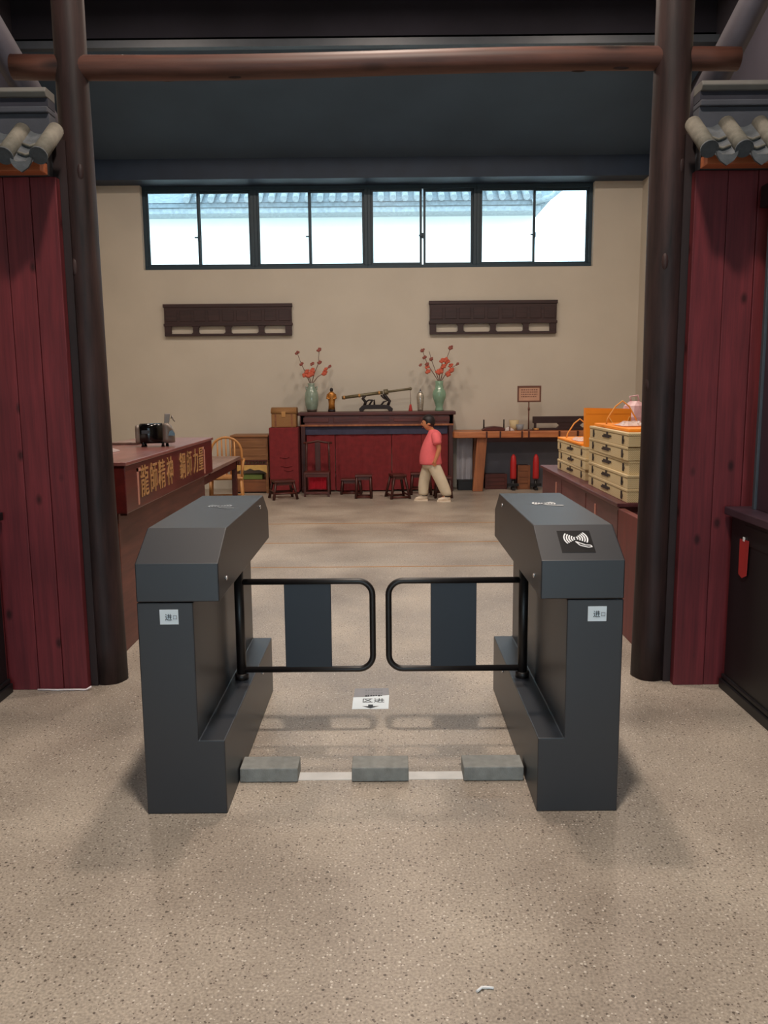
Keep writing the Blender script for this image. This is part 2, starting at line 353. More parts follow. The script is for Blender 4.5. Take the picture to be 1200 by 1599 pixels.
# neighbouring house seen through the window
t = thing('neighbouring_house', 'white walled house with grey tiled roof outside the window', 'building', (0, 20, 0))
MB().box(-16, 3.45, 0, 4, 0, 5.5).build('wall', 'outside_wall', t)
MB().box(-16, 3.5, -.55, 0.0, 5.44, 5.56).build('eave_board', 'outside_tile', t, .01)
MB().box(-16, 3.6, -.6, 0.05, 5.56, 5.66).build('eave_moulding', 'outside_tile_dark', t, .01)
rf = MB().add([(-16, -.62, 5.66), (3.72, -.62, 5.66), (4.6, 2.4, 7.6), (-16, 2.4, 7.6), (-16, 4, 5.66), (3.72, 4, 5.66)], [(0, 1, 2, 3), (3, 2, 5, 4), (1, 5, 2), (0, 3, 4), (0, 4, 5, 1)]).build('roof', 'outside_tile_dark', t)
MB().tube([(3.3, -.62, 5.60), (3.7, -.68, 5.70), (4.0, -.74, 5.92), (4.2, -.8, 6.25)], .07, 8, r2=.04).build('upturned_corner', 'outside_tile', t)
tile_me = None
for k in range(30):
    x = -4.4 + k * .27
    mb = MB().tube([(0, -.72, 5.70), (0, 2.3, 7.66)], .075, 10)
    if tile_me is None: o = mb.build('cover_tile', 'outside_tile', t); tile_me = o
    else: o = tile_me.copy(); C.objects.link(o); o.parent = t
    o.location.x = x

# ================================================================== timber columns, beam, partitions
def column(label, x, y, r0, r1, lean):
    t = thing('timber_column', label, 'column', (x, y, 0), group='timber columns of the opening')
    n = 24; rs = []
    for k in range(31):
        z = 6.0 * k / 30; q = k / 30
        r = r0 + (r1 - r0) * q
        rs.append([(lean * q + (r + .003 * math.sin(3 * a + z * 2.1) + .002 * math.sin(5 * a - z * 3)) * math.cos(a), (r + .003 * math.sin(2 * a - z * 1.3)) * math.sin(a), z) for a in [2 * PI * i / n for i in range(n)]])
    MB().rings(rs).build('shaft', 'column_wood', t)
    for zk, ak in ((1.55, 3.6), (2.15, 4.4), (2.6, 5.2)):
        rr = r0 + (r1 - r0) * zk / 6
        MB().ball((rr * .86 * math.cos(ak) + lean * zk / 6, rr * .86 * math.sin(ak), zk), .02, .02, .05, 10, 6).build('knot', 'column_wood', t)
    return t
column('dark round timber column right of left red planks', -1.500, 4.315, .087, .068, -.03)
column('dark round timber column left of right red planks', 1.405, 4.315, .091, .086, 0.0)
t = thing('timber_beam', 'round reddish log beam crossing both timber columns', 'beam', (0, 4.315, 3.105))
pts = [(x, 0, .012 * math.sin(x * 1.7)) for x in [-1.80 + 3.52 * k / 24 for k in range(25)]]
MB().tube(pts, .058, 18, r2=.054).build('log', 'beam_wood', t)
for x, a in ((-1.05, -1.2), (-.72, -1.9), (.95, -1.4), (1.15, -1.9)):
    MB().ball((x, .046 * math.cos(a), .046 * math.sin(a) + .012 * math.sin(x * 1.7)), .05, .014, .014, 10, 6).build('knot', 'column_wood', t)

def brace(label, a, b_):
    d = Vector(b_) - Vector(a); mb = MB(); mb.tube([a, b_], .085, 4)
    o = mb.build('diagonal_brace', 'brace_grey'); tag(o, label, 'brace', 'grey diagonal roof braces')
brace('grey diagonal brace above left tiled coping', (-3.42, 5.3, 5.69), (-1.90, 5.3, 2.9))
brace('grey diagonal brace above right tiled coping', (3.15, 5.3, 5.70), (1.75, 5.3, 2.9))

def partition(side, label):
    t = thing('plank_partition', label, 'partition', (0, 0, 0), group='red plank partitions')
    e = 1.572 if side < 0 else 1.487
    x = e; k = 0; rnd = random.Random(3 if side < 0 else 5)
    while x < 6.0:
        wd = rnd.choice((.128, .145, .16)); x1 = min(x + wd, 6.0); yo = rnd.uniform(-.003, .003)
        a, b_ = sorted((side * x, side * (x1 - .003)))
        cx = (a + b_) / 2
        o = MB().box(a - cx, b_ - cx, 0, .05, 0, 2.56).build('plank', 'red_plank', t, .003); o.location = (cx, 4.17 + yo, 0)
        x = x1; k += 1
    a, b_ = sorted((side * (e - .035), side * 6.0))
    MB().box(a, b_, 4.224, 4.240, 0, 2.74).build('backing_board', 'backing_wood', t)
    return t
partition(-1, 'red-stained upright plank partition left of left column')
partition(1, 'red-stained upright plank partition right of right column')

cover_proto = pan_proto = None
def coping(side, label, first):
    global cover_proto, pan_proto
    t = thing('tiled_coping', label, 'coping', (0, 4.25, 2.562), group='tiled copings on the partitions')
    a, b_ = sorted((side * (1.50 if side > 0 else 1.60), side * 5.98)); a0, b0 = sorted((side * (1.472 if side > 0 else 1.565), side * 5.98))
    MB().box(a, b_, -.19, -.10, 0.0, .066).build('fascia_board', 'fascia_wood', t, .003)
    MB().prism([(-.10, 0.0), (-.10, .05), (-.27, .035), (-.17, .15), (-.03, .16), (-.03, 0.0)], 'x', a, b_).build('roof_bed', 'plaster_grey', t)
    MB().box(a0, b0, -.13, -.05, .14, .268).build('ridge_wall', 'plaster_grey', t, .003)
    MB().box(a0, b0, -.15, -.045, .268, .296).build('lower_moulding', 'plaster_grey', t, .006)
    MB().box(a0, b0, -.135, -.05, .296, .335).build('ridge_neck', 'ridge_dark', t)
    MB().prism([(-.15, .335), (-.165, .355), (-.15, .378), (-.045, .378), (-.045, .335)], 'x', a0, b0).build('ridge_cap', 'plaster_pale', t, .004)
    k = 0; x = first
    while x < 5.9:
        if cover_proto is None:
            m = MB().tube([(0, -.36, .022), (0, -.14, .19)], .037, 16)
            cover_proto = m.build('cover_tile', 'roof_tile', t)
            m = MB().tube([(0, -.365, .018), (0, -.358, .024)], .040, 16); q = m.build('end_disc', 'roof_tile_dark', cover_proto)
            # pan tile: three overlapping shallow troughs and a pointed drip tip
            m = MB()
            for j in range(3):
                y0, z0 = -.36 + .055 * j, -.012 + .052 * j
                n = 8; top = []; bot = []
                for i in range(n + 1):
                    u = -1 + 2 * i / n; zz = z0 - .012 + .026 * u * u
                    top.append((u * .052, y0, zz + .008)); bot.append((u * .052, y0 + .11, zz + .095))
                lo = [(q_[0], q_[1], q_[2] - .012) for q_ in top]; lob = [(q_[0], q_[1], q_[2] - .012) for q_ in bot]
                m.rings([top + lo[::-1], bot + lob[::-1]], True, False)
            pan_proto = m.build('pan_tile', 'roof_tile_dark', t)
            d = MB().prism([(-.048, .010), (-.044, -.012), (-.03, -.032), (-.012, -.044), (0, -.052), (.012, -.044), (.03, -.032), (.044, -.012), (.048, .010), (.02, -.006), (-.02, -.006)], 'y', -.372, -.36); d.build('drip_tip', 'roof_tile_dark', pan_proto)
            for j in range(3): MB().tube([(-.036, -.365 + .055 * j, -.004 + .052 * j), (0, -.365 + .055 * j, -.016 + .052 * j), (.036, -.365 + .055 * j, -.004 + .052 * j)], .007, 6).build('tile_lip', 'roof_tile', pan_proto)
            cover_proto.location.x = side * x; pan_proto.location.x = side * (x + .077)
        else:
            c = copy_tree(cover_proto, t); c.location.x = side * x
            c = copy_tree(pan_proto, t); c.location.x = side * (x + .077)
        x += .154; k += 1
coping(1, 'grey tiled coping on right red plank partition', 1.443)
coping(-1, 'grey tiled coping on left red plank partition', 1.535)

# ================================================================== turnstile cabinets
def nfc_icon(mat_fn, s, arcs=5):
    mb = MB()
    for sgn in (-1, 1):
        for k in range(arcs):
            r0 = s * (.10 + .085 * k); r1 = r0 + s * .045
            a0, a1 = (PI - .62, PI + .62) if sgn < 0 else (-.62 + .12, .62 + .12)
            cx = s * .06 * sgn * -1 + s * .02; n = 8; v = []
            for i in range(n + 1):
                a = a0 + (a1 - a0) * i / n
                v += [(cx + r0 * math.cos(a), r0 * math.sin(a) + s * .1, 0), (cx + r1 * math.cos(a), r1 * math.sin(a) + s * .1, 0)]
            v2 = [(q[0], q[1], .001) for q in v]; o = len(v)
            fs = [(o + 2 * i, o + 2 * i + 1, o + 2 * i + 3, o + 2 * i + 2) for i in range(n)] + [(2 * i, 2 * i + 2, 2 * i + 3, 2 * i + 1) for i in range(n)]
            mb.add(v + v2, fs)
    # hand with card, drawn as an outline
    out = [(-.02, -.06), (.30, -.26), (.46, -.27), (.50, -.36), (.36, -.38), (.10, -.27)]
    for (a, b_) in zip(out, out[1:] + out[:1]):
        d = Vector((b_[0] - a[0], b_[1] - a[1], 0)).normalized(); q = Vector((-d.y, d.x, 0)) * .018
        A, B = Vector((a[0], a[1], 0)), Vector((b_[0], b_[1], 0))
        v = [(A + q) * s, (B + q) * s, (B - q) * s, (A - q) * s]
        mb.add([tuple(x) for x in v] + [(x.x, x.y, .001) for x in v], [(3, 2, 1, 0), (4, 5, 6, 7)])
    return mb.map(mat_fn)

def turnstile(side, label, xo, xi, xn, gx, tipx, pan):
    """xo outer face, xi passage face of head and base, xn passage face of the recessed neck."""
    Y0, Y1 = 2.872, 4.13; Yc = 3.5
    t = thing('turnstile_cabinet', label, 'turnstile', ((xo + xi) / 2, Yc, 0), group='swing gate turnstiles'); cx = (xo + xi) / 2
    L = lambda q: Vector((q.x - cx, q.y - Yc, q.z))
    X = lambda a, b_: sorted((a, b_))
    a, b_ = X(xo, xi)
    MB().prism([(xo, 0), (xi, 0), (xi, .285), (xn, .285), (xn, .80), (xo, .80)][::side], 'y', Y0, Y1).map(L).build('lower_body', 'cabinet_black', t, .004)
    hd = MB().prism([(Y0, .803), (Y0, .942), (3.05, 1.04), (3.985, 1.04), (Y1 + .01, .942), (Y1 + .01, .803)], 'x', a, b_).map(L).build('head', 'cabinet_black', t, .004)
    for (yy, zz) in ((3.86, 1.0), (3.0, .86)):
        MB().tube([(xi + side * .001, yy, zz), (xi - side * .006, yy, zz)], .008, 12).map(L).build('lid_lock', 'chrome', t)
    MB().tube([(xi + side * .001, 3.78, .22), (xi - side * .006, 3.78, .22)], .008, 12).map(L).build('base_lock', 'chrome', t)
    # white entry sticker on the front of the neck
    sx = -.778 if side < 0 else .744
    st = MB().box(sx - .033, sx + .033, Y0 - .002, Y0 + .001, .722, .776).map(L).build('entry_sticker', 'sticker', t)
    text_mesh('进', .026).map(plane_fn((sx - .002 - cx, Y0 - .0022 - Yc, .747), (1, 0, 0), (0, 0, 1))).build('bold_character', 'ink', st)
    text_mesh('口', .018).map(plane_fn((sx + .021 - cx, Y0 - .0022 - Yc, .747), (1, 0, 0), (0, 0, 1))).build('faint_character', 'ink_faint', st)
    # worn emblem on the lid
    tx = -.735 if side < 0 else .685
    nfc_icon(plane_fn((tx - cx, 3.60 - Yc, 1.0412), (1, 0, 0), (0, 1, 0)), .15, 4).build('worn_emblem', 'faded_print' if side < 0 else 'white_print', t)
    if side > 0:
        u, v = Vector((1, 0, 0)), Vector((0, .178, .098)).normalized()
        o = Vector((.683 - cx, 2.965 - Yc, .992)); n = u.cross(v)
        rd = MB().box(-.06, .06, -.062, .062, 0, .0025).map(plane_fn(o, u, v)).build('card_reader', 'reader_black', t, .001)
        nfc_icon(plane_fn(o + n * .003 + v * .004, u, v), .105, 5).build('contactless_symbol', 'white_print', rd)
    # swing gate: hinge post, looped pipe, dark panel
    post = MB().tube([(gx, Yc + .02, .284), (gx, Yc + .02, .803)], .021, 16).map(L).build('gate_post', 'gate_black', t)
    MB().lathe([(.030, .286), (.030, .31), (.021, .312)], (gx, Yc + .02, 0), 16).map(L).build('post_collar', 'gate_black', post)
    s = side; z0, z1, R, r = .327, .722, .062, .0135; tip = tipx; path = [(gx, z1)]
    for i in range(9):
        a = PI / 2 * i / 8; path.append((tip + s * (R - R * math.sin(a)), z1 - R + R * math.cos(a)))
    for i in range(9):
        a = PI / 2 * i / 8; path.append((tip + s * (R - R * math.cos(a)), z0 + R - R * math.sin(a)))
    path.append((gx, z0))
    g = MB().tube([(x, Yc + .02, z) for x, z in path], r, 12).map(L).build('swing_gate', 'gate_black', t)
    pa, pb = pan
    MB().box(pa, pb, Yc + .014, Yc + .026, z0 + .004, z1 - .004).map(L).build('gate_panel', 'gate_panel', g, .002)
    return t
turnstile(-1, 'black turnstile cabinet left of the passage, no card reader', -.892, -.597, -.692, -.645, -.066, (-.449, -.246))
turnstile(1, 'black turnstile cabinet with card reader symbol right of passage', .838, .543, .638, .590, .004, (.187, .386))

# bricks and floor marks
for x0, x1, lb in ((-.592, -.362, 'grey paving brick touching the left turnstile cabinet'), (-.148, .078, 'grey paving brick in the middle of the threshold strip'), (.296, .535, 'grey paving brick touching the right turnstile cabinet')):
    cx = (x0 + x1) / 2; hw = (x1 - x0) / 2
    t = thing('paving_brick', lb, 'brick', (cx, 3.168, .002), group='grey bricks on the threshold')
    MB().box(-hw, hw, -.056, .056, 0, .058).build('block', 'brick_grey', t, .004)
t = thing('floor_sticker', 'white floor sticker with black arrow below the swing gates', 'sticker', (-.088, 3.97, 0))
MB().prism([(-.09, -.10), (.088, -.10), (.092, .085), (-.02, .06), (-.09, .055)], 'z', 0, .0015).build('white_sheet', 'sticker', t)
gs = MB().prism([(-.088, .058), (-.02, .063), (.092, .088), (.09, .185), (-.085, .18)], 'z', 0, .001).build('worn_sheet', 'sticker_grey', t)
text_mesh('区进', .058, .0005).map(plane_fn((.012, .005, .0022), (1, 0, 0), (0, 1, 0))).build('printed_characters', 'ink', t)
MB().prism([(-.012, -.045), (.012, -.045), (.012, -.066), (.04, -.066), (0, -.094), (-.04, -.066), (-.012, -.066)], 'z', .0016, .0022).build('arrow', 'ink', t)
rr = random.Random(2)
for j, yy in enumerate((.078, .118, .158)):
    m = MB()
    for i in range(7):
        x = -.03 + i * .013; m.box(x, x + rr.uniform(.006, .011), yy - rr.uniform(.006, .013), yy + rr.uniform(.004, .012), .0011, .0018)
    m.build('worn_print', 'ink_faint' if j else 'ink', t)
o = MB().tube([(.222, 1.945, .004), (.237, 1.958, .006), (.256, 1.960, .004), (.268, 1.957, .004)], .0035, 8).build('white_twig', 'white_print'); tag(o, 'tiny white curved scrap lying on the terrazzo', 'scrap')
o = MB().tube([(-1.83, 4.155, .006), (-1.72, 4.15, .006), (-1.64, 4.153, .006), (-1.575, 4.15, .006), (-1.55, 4.16, .02)], .005, 8).build('white_cable', 'cable_white'); tag(o, 'thin white cable along foot of left red planks', 'cable')

# ================================================================== black cabinets beside the planks
def side_cabinet(side, x, label, full):
    y1 = 4.14; y0 = 2.2
    t = thing('black_cabinet', label, 'cabinet', (side * x, 3.2, 0), group='black cabinets against the planks')
    def bx(a, b_, c, d, e, f): q = sorted((side * a, side * b_)); return MB().box(q[0], q[1], c - 3.2, d - 3.2, e, f)
    bx(.02, .55, y0, y1 - .01, .06, .93).build('body', 'cabinet_dark', t, .006)
    bx(0, .56, y0, y1, 0, .05).build('plinth', 'cabinet_dark', t, .004)
    bx(.010, .555, y0, y1, .05, .075).build('plinth_moulding', 'cabinet_dark', t, .006)
    bx(-.015, .57, y0, y1 + .005, .905, .945).build('top_board', 'dark_panel' if full else 'cabinet_dark', t, .005)
    bx(.016, .03, 3.65, 3.98, .78, .88).build('drawer_front', 'cabinet_dark', t, .006)
    return t
side_cabinet(1, 1.712, 'black cabinet with red tag in front of right planks', True)
side_cabinet(-1, 1.95, 'black cabinet at left edge against the left planks', False)
t = thing('red_tag', 'red paper tag hanging on the black cabinet side', 'tag', (1.7235, 3.96, .63))
MB().prism([(-.055, .18), (.045, .175), (.042, .0), (.0, -.012), (-.048, .01)], 'x', 0, .002).build('paper', 'red_tag', t); MB().box(-.001, .002, -.01, .01, .170, .19).build('tape', 'white_print', t)
t = thing('dark_screen', 'tall dark purple screen standing on the right black cabinet', 'panel', (1.79, 3.5, .945))
MB().box(.012, .06, -.9, .52, 0, 1.42).build('panel_sheet', 'dark_panel', t, .003)
MB().box(0, .03, .52, .545, 0, 1.42).build('edge_strip', 'grey_metal', t, .002)
o = MB().box(1.77, 1.95, 2.7, 4.1, 2.37, 2.47).build('panel_header_box', 'cabinet_dark', None, .006); tag(o, 'black box on top of the tall dark panel', 'box')

# ================================================================== left reception counter
t = thing('reception_counter', 'red wooden reception counter with gold Chinese characters', 'counter', (-1.5, 4.75, 0))
MB().box(-.55, -.065, .04, 2.36, 0, .84).build('base', 'counter_base_lit', t, .004)
nb = MB().box(-.62, 0, 0, 2.4, .84, 1.118).build('name_board', 'mahogany', t, .004)
MB().box(-.64, .012, -.012, 2.412, 1.118, 1.140).build('top', 'mahogany_sheen', t, .004)
for yy in (.03, 2.34): MB().box(-.05, -.01, yy, yy + .03, .825, .84).build('corner_foot', 'dark_rosewood', t)
chars = '龍師精神 鋼師力量'
ys = [.37, .575, .77, .985, 0, 1.345, 1.55, 1.765, 1.955]
for ch, yy in zip(chars, ys):
    if ch == ' ': continue
    m = text_mesh(ch, .185, .002).map(lambda q: Vector((q.x * .95, q.y * 1.12, q.z))).map(plane_fn((.003, yy, .978), (0, 1, 0), (0, 0, 1)))
    m.build('gold_character', 'gold_letter', nb)
for yy, s in ((.235, 1), (2.085, -1)):
    MB().box(0, .004, yy - .012, yy + .012, .862, 1.082).box(0, .004, yy - .012 if s > 0 else yy - .06, yy + .06 if s > 0 else yy + .012, 1.062, 1.082).build('bracket_mark', 'pale_bracket', nb)
# device on the counter
t = thing('tabletop_machine', 'black and silver dog-shaped machine on the red counter', 'machine', (-1.685, 6.07, 1.140), .25)
n = 20
def rbox_ring(x, hy, hz, cz, r=.03):
    out = []
    for q, (sy, sz) in enumerate(((1, 1), (-1, 1), (-1, -1), (1, -1))):
        for i in range(5):
            a = PI / 2 * q + PI / 2 * i / 4; out.append((x, sy * (hy - r) + r * math.cos(a), cz + sz * (hz - r) + r * math.sin(a)))
    return out
MB().rings([rbox_ring(-.105, .055, .066, .095), rbox_ring(-.1, .06, .072, .095), rbox_ring(.055, .06, .072, .095)]).build('body', 'device_black', t)
MB().rings([rbox_ring(-.135, .05, .062, .088), rbox_ring(-.13, .056, .068, .088), rbox_ring(-.102, .056, .068, .088)]).build('rear_cap', 'device_silver', t)
hd = MB().rings([rbox_ring(.054, .058, .070, .092), rbox_ring(.09, .058, .074, .098), rbox_ring(.12, .05, .062, .085), rbox_ring(.142, .035, .035, .062)]).build('head', 'device_silver', t)
MB().prism([(.095, .078), (.14, .078), (.142, .092), (.125, .118), (.105, .112)], 'y', -.062, -.052).build('mouth_line', 'device_black', hd)  # black mouth on the silver head
MB().prism([(.068, .16), (.105, .17), (.116, .235), (.076, .235)], 'y', -.015, .04).build('ear', 'device_silver', hd, .003)
MB().tube([(.12, .0, .20), (.128, -.01, .222), (.134, -.005, .19), (.146, 0, .178)], .004, 8).build('whisker', 'device_silver', hd)
for xx, yy in ((-.085, -.04), (-.07, .04), (.055, -.04), (.085, .03)):
    MB().lathe([(.013, 0), (.009, .02), (.012, .034)], (xx, yy, 0), 10).build('leg', 'device_black', t)
MB().box(-.09, -.035, -.0605, -.059, .095, .12).build('screen', 'grey_metal', t)
o = MB().prism([(5.23, 1.140), (5.62, 1.140), (5.62, 1.146), (5.3, 1.20), (5.26, 1.20)], 'x', -2.10, -1.80).build('paper_stack', 'paper', None, .003); tag(o, 'pale tilted paper stack on near end of red counter', 'papers')
o = MB().box(-2.08, -1.86, 6.25, 6.5, 1.140, 1.158).build('folder', 'table_grey_wood', None, .004); tag(o, 'flat grey folder behind the machine on the counter', 'folder')

# ================================================================== right display counter with gift boxes
t = thing('display_counter', 'purple-brown low counter carrying the stacked gift boxes', 'counter', (1.5, 5.37, 0))
MB().box(.02, .78, .03, 2.7, 0, .765).build('body', 'purple_brown', t, .004)
MB().box(0, .8, 0, 2.73, .765, .79).build('top', 'purple_brown', t, .004)
for yy in (.62, 2.02): MB().box(.012, .02, yy, yy + .02, .58, .70).build('pull', 'pale_bracket', t, .002)
for yy in (.03, .92, 1.8): MB().box(.017, .021, yy + .01, yy + .016, .03, .74).build('panel_joint', 'dark_rosewood', t)
o = MB().box(1.475, 1.52, 4.72, 5.25, 0, .775).build('maroon_board', 'maroon_board', None, .004); tag(o, 'maroon upright board between right column and low counter', 'board')

def gift_box(proto, loc, rz, label, group):
    if proto is None:
        t = thing('gift_box', label, 'box', loc, rz, group)
        MB().box(-.17, .17, -.525, .525, .0, .07).build('box_tray', 'bamboo_weave', t, .004)
        MB().box(-.173, .173, -.528, .528, .071, .0905).build('lid', 'bamboo_weave', t, .004)
        x = -.1745
        MB().box(x, x + .002, -.11, .10, .040, .054).box(x, x + .002, -.06, .13, .030, .042).box(x, x + .002, -.02, .02, .054, .072).build('clasp_motif', 'motif_ink', t)
        for cy in (-.40, .40): MB().box(x, x + .0045, cy - .016, cy + .014, .014, .066).box(x, x + .002, cy - .034, cy + .006, .03, .046).build('side_motif', 'motif_ink', t)
        return t
    c = copy_tree(proto); c.location = loc; c.rotation_euler = (0, 0, rz); c['label'] = label; c['group'] = group; return c
ords = ['bottom', 'second from bottom', 'middle', 'second from top', 'top']
gp = None; rg = random.Random(4)
for k in range(5):
    gp_ = gift_box(gp, (1.74 + rg.uniform(-.006, .006), 5.92 + rg.uniform(-.015, .015), .7905 + .091 * k), rg.uniform(-.01, .01), 'cream woven gift box, %s of the five-box stack near right column' % ords[k], 'gift boxes in the tall stack')
    gp = gp or gp_
for k in range(3):
    gift_box(gp, (1.76 + rg.uniform(-.006, .006), 7.19 + rg.uniform(-.02, .02), .7905 + .091 * k), rg.uniform(-.01, .01), 'cream woven gift box, %s of the lower three-box stack' % ['bottom', 'middle', 'top'][k], 'gift boxes in the low stack')
def bag(label, loc, rz, flat):
    t = thing('orange_gift_bag', label, 'bag', loc, rz, 'orange paper gift bags')
    if flat:
        MB().box(-.165, .165, -.46, .46, 0, .022).build('paper_body', 'orange_paper', t, .006)
        MB().tube([(-.12, .28, .022), (-.11, .29, .06), (-.05, .3, .15), (.0, .3, .19), (.05, .3, .15), (.10, .29, .06), (.11, .28, .022)], .006, 8).build('rope_handle', 'orange_rope', t)
    else:
        MB().add([(-.18, -.03, 0), (.18, -.03, 0), (.18, .03, 0), (-.18, .03, 0), (-.185, -.028, .31), (.185, -.028, .30), (.185, .028, .30), (-.185, .028, .31)], [(0, 3, 2, 1), (0, 1, 5, 4), (2, 3, 7, 6), (1, 2, 6, 5), (3, 0, 4, 7)]).build('paper_body', 'orange_paper', t)
        MB().box(-.184, .184, -.031, -.028, .262, .298).build('top_fold', 'orange_paper', t)
        MB().tube([(.0, -.033, .24), (.04, -.045, .17), (.09, -.05, .12), (.14, -.045, .17), (.17, -.033, .24)], .005, 8).build('rope_handle', 'orange_rope', t)
        MB().box(.1805, .187, -.02, .02, .06, .26).build('side_gusset', 'motif_ink', t)
    return t
bag('orange paper bag lying flat on the low three-box stack', (1.75, 7.26, 1.064), .0, True)
bag('orange paper bag lying flat on the tall five-box stack', (1.755, 5.93, 1.246), .0, True)
bag('large orange paper bag standing upright between the two box stacks', (1.775, 6.72, 1.064), .06, False)
# clear wrap on the flat bags
def wrap(label, c, s, seed, mat='wrap_glints'):
    r = random.Random(seed); v = []; f = []; n = 7
    for j in range(n):
        for i in range(n):
            e = 1 if 0 < i < n - 1 and 0 < j < n - 1 else .15
            v.append((c[0] + (i / (n - 1) - .5) * s[0], c[1] + (j / (n - 1) - .5) * s[1], c[2] + .004 + e * r.uniform(.1, 1) * s[2]))
    for j in range(n - 1):
        for i in range(n - 1): f.append((j * n + i, j * n + i + 1, (j + 1) * n + i + 1, (j + 1) * n + i))
    o = MB().add(v, f).build('plastic_wrap', mat)
    sm = o.modifiers.new('solid', 'SOLIDIFY'); sm.thickness = .0015
    tag(o, label, 'plastic', 'crumpled clear wrappings')
wrap('crumpled clear plastic on the low orange bag', (1.70, 7.1, 1.087), (.2, .3, .03), 3)
wrap('crumpled clear plastic on the high orange bag', (1.72, 5.85, 1.269), (.2, .3, .03), 5)
t = thing('pink_plastic_bag', 'pinkish clear plastic bag on counter beside right column', 'bag', (2.22, 7.5, .79))
r = random.Random(9)
MB().rings([[((.13 + .02 * r.random()) * q * math.cos(2 * PI * i / 14), (.11 + .02 * r.random()) * q * math.sin(2 * PI * i / 14), z) for i in range(14)] for z, q in ((0, .9), (.15, 1.05), (.32, 1), (.48, .95), (.58, .7), (.62, .3))], smooth=False).build('film', 'pink_film', t)
MB().tube([(-.03, 0, .615), (-.04, .01, .66), (.03, .01, .67), (.04, 0, .615)], .008, 6).build('knot', 'pink_film', t)
o = MB().box(XR - .06, XR, 12.0, 12.24, 1.25, 1.66).build('wall_box', 'cabinet_dark', None, .006); tag(o, 'small black box on right cream wall beside column', 'box')
for (yy, zz, lb) in ((9.6, 3.95, 'upper small black bracket on right cream wall'), (9.6, 3.2, 'lower small black bracket on right cream wall')):
    t = thing('wall_bracket', lb, 'bracket', (XR, yy, zz)); MB().box(-.02, 0, -.05, .05, -.05, .05).build('plate', 'cabinet_dark', t); MB().tube([(-.02, 0, 0), (-.09, 0, .01)], .018, 8).build('arm', 'cabinet_dark', t)

# ================================================================== back wall lintel panels
def lintel(label, x0, x1, z0, z1):
    t = thing('carved_lintel', label, 'wall panel', ((x0 + x1) / 2, YB, z0), group='carved lintels on the back wall'); h = z1 - z0; hw = (x1 - x0) / 2; y = -.06
    MB().box(-hw, hw, y, -.01, h * .33, h).build('board', 'carved_dark', t, .005)
    MB().box(-hw - .012, hw + .012, y - .012, -.008, h - .05, h).build('top_rail', 'carved_dark', t, .004)
    MB().box(-hw - .012, hw + .012, y - .010, -.008, h * .31, h * .31 + .04).build('middle_rail', 'carved_dark', t, .004)
    MB().box(-hw, hw, y - .01, -.008, 0, .035).build('bottom_rail', 'carved_dark', t, .004)
    for fx in (-1, -.51, 0.0, .52, 1):
        w_ = .085 if abs(fx) < 1 else .10; c = fx * (hw - (.05 if abs(fx) == 1 else 0))
        # posts flare at both ends, so the slots have round corners
        MB().prism([(c - w_ / 2 - .03, .03), (c - w_ / 2, .055), (c - w_ / 2, h * .31 - .02), (c - w_ / 2 - .03, h * .31 + .005), (c + w_ / 2 + .03, h * .31 + .005), (c + w_ / 2, h * .31 - .02), (c + w_ / 2, .055), (c + w_ / 2 + .03, .03)] if abs(fx) < 1 else [(c - w_ / 2, .03), (c - w_ / 2, h * .31 + .005), (c + w_ / 2, h * .31 + .005), (c + w_ / 2, .03)], 'y', y, -.01).build('post', 'carved_dark', t)
    rr = random.Random(int(x0 * 10))
    for k in range(9):
        cx = -hw + (k + .5) * 2 * hw / 9
        MB().box(cx - .085, cx + .085, y - .008, y + .002, h * .46, h * .80).build('carved_panel', 'carved_dark', t, .006)
    return t
lintel('dark carved wooden lintel on wall above the bamboo chair', -3.35, -1.418, 2.345, 2.82)
lintel('dark carved wooden lintel on wall above the sign stand', .672, 2.593, 2.34, 2.835)

# ================================================================== altar table and neighbours
AY = 12.4
t = thing('altar_table', 'long dark rosewood altar table hung with red cloth', 'table', (-.14, AY, 0)); hw = 1.17
MB().box(-hw, hw, -.03, .42, 1.145, 1.195).build('top', 'dark_rosewood', t, .008)
fz = MB().box(-hw + .03, hw - .03, 0, .03, 1.0, 1.145).build('frieze', 'dark_rosewood', t, .004)
for k in range(5): MB().box(-hw + .08 + k * .448, -hw + .46 + k * .448, -.008, .001, 1.045, 1.115).build('frieze_panel', 'dark_rosewood', fz, .004)
MB().box(-hw + .03, hw - .03, -.006, .004, .985, 1.012).build('frieze_rail', 'slab_leg', fz, .003)
for x in (-hw + .04, hw - .10):
    for y in (.0, .34): MB().box(x, x + .065, y, y + .06, 0, 1.145).build('leg', 'dark_rosewood_z', t, .005)
def curtain(x0, x1, z0, z1, y, amp, per, seed=0):
    n = max(8, int((x1 - x0) / .02)); fr = []; bk = []
    for i in range(n + 1):
        x = x0 + (x1 - x0) * i / n; yy = y + amp * math.sin(2 * PI * x / per + seed) + amp * .5 * math.sin(2 * PI * x / (per * .37) + seed * 2)
        fr.append((x, yy)); bk.append((x, yy + .006))
    mb = MB(); poly = fr + bk[::-1]; m = len(poly)
    mb.add([(a, b_, z0) for a, b_ in poly] + [(a, y + (b_ - y) * .3, z1) for a, b_ in poly], [(i, (i + 1) % m, m + (i + 1) % m, m + i) for i in range(m)], False)
    for i in range(n): mb.f.append((m + i, m + i + 1, m + m - 2 - i, m + m - 1 - i)); mb.sm.append(False)
    return mb
curtain(-hw + .10, hw - .12, .862, .99, .035, .004, .3).build('blue_valance', 'blue_cloth', t)
for k, (a, b_) in enumerate(((-1.05, -.63), (-.62, .215), (.225, .66), (.665, 1.06))):
    curtain(a, b_, .03 if k != 1 else .02, .875, .05 + .006 * (k % 2), .012, .33, k).build('red_cloth_panel', 'red_cloth', t)
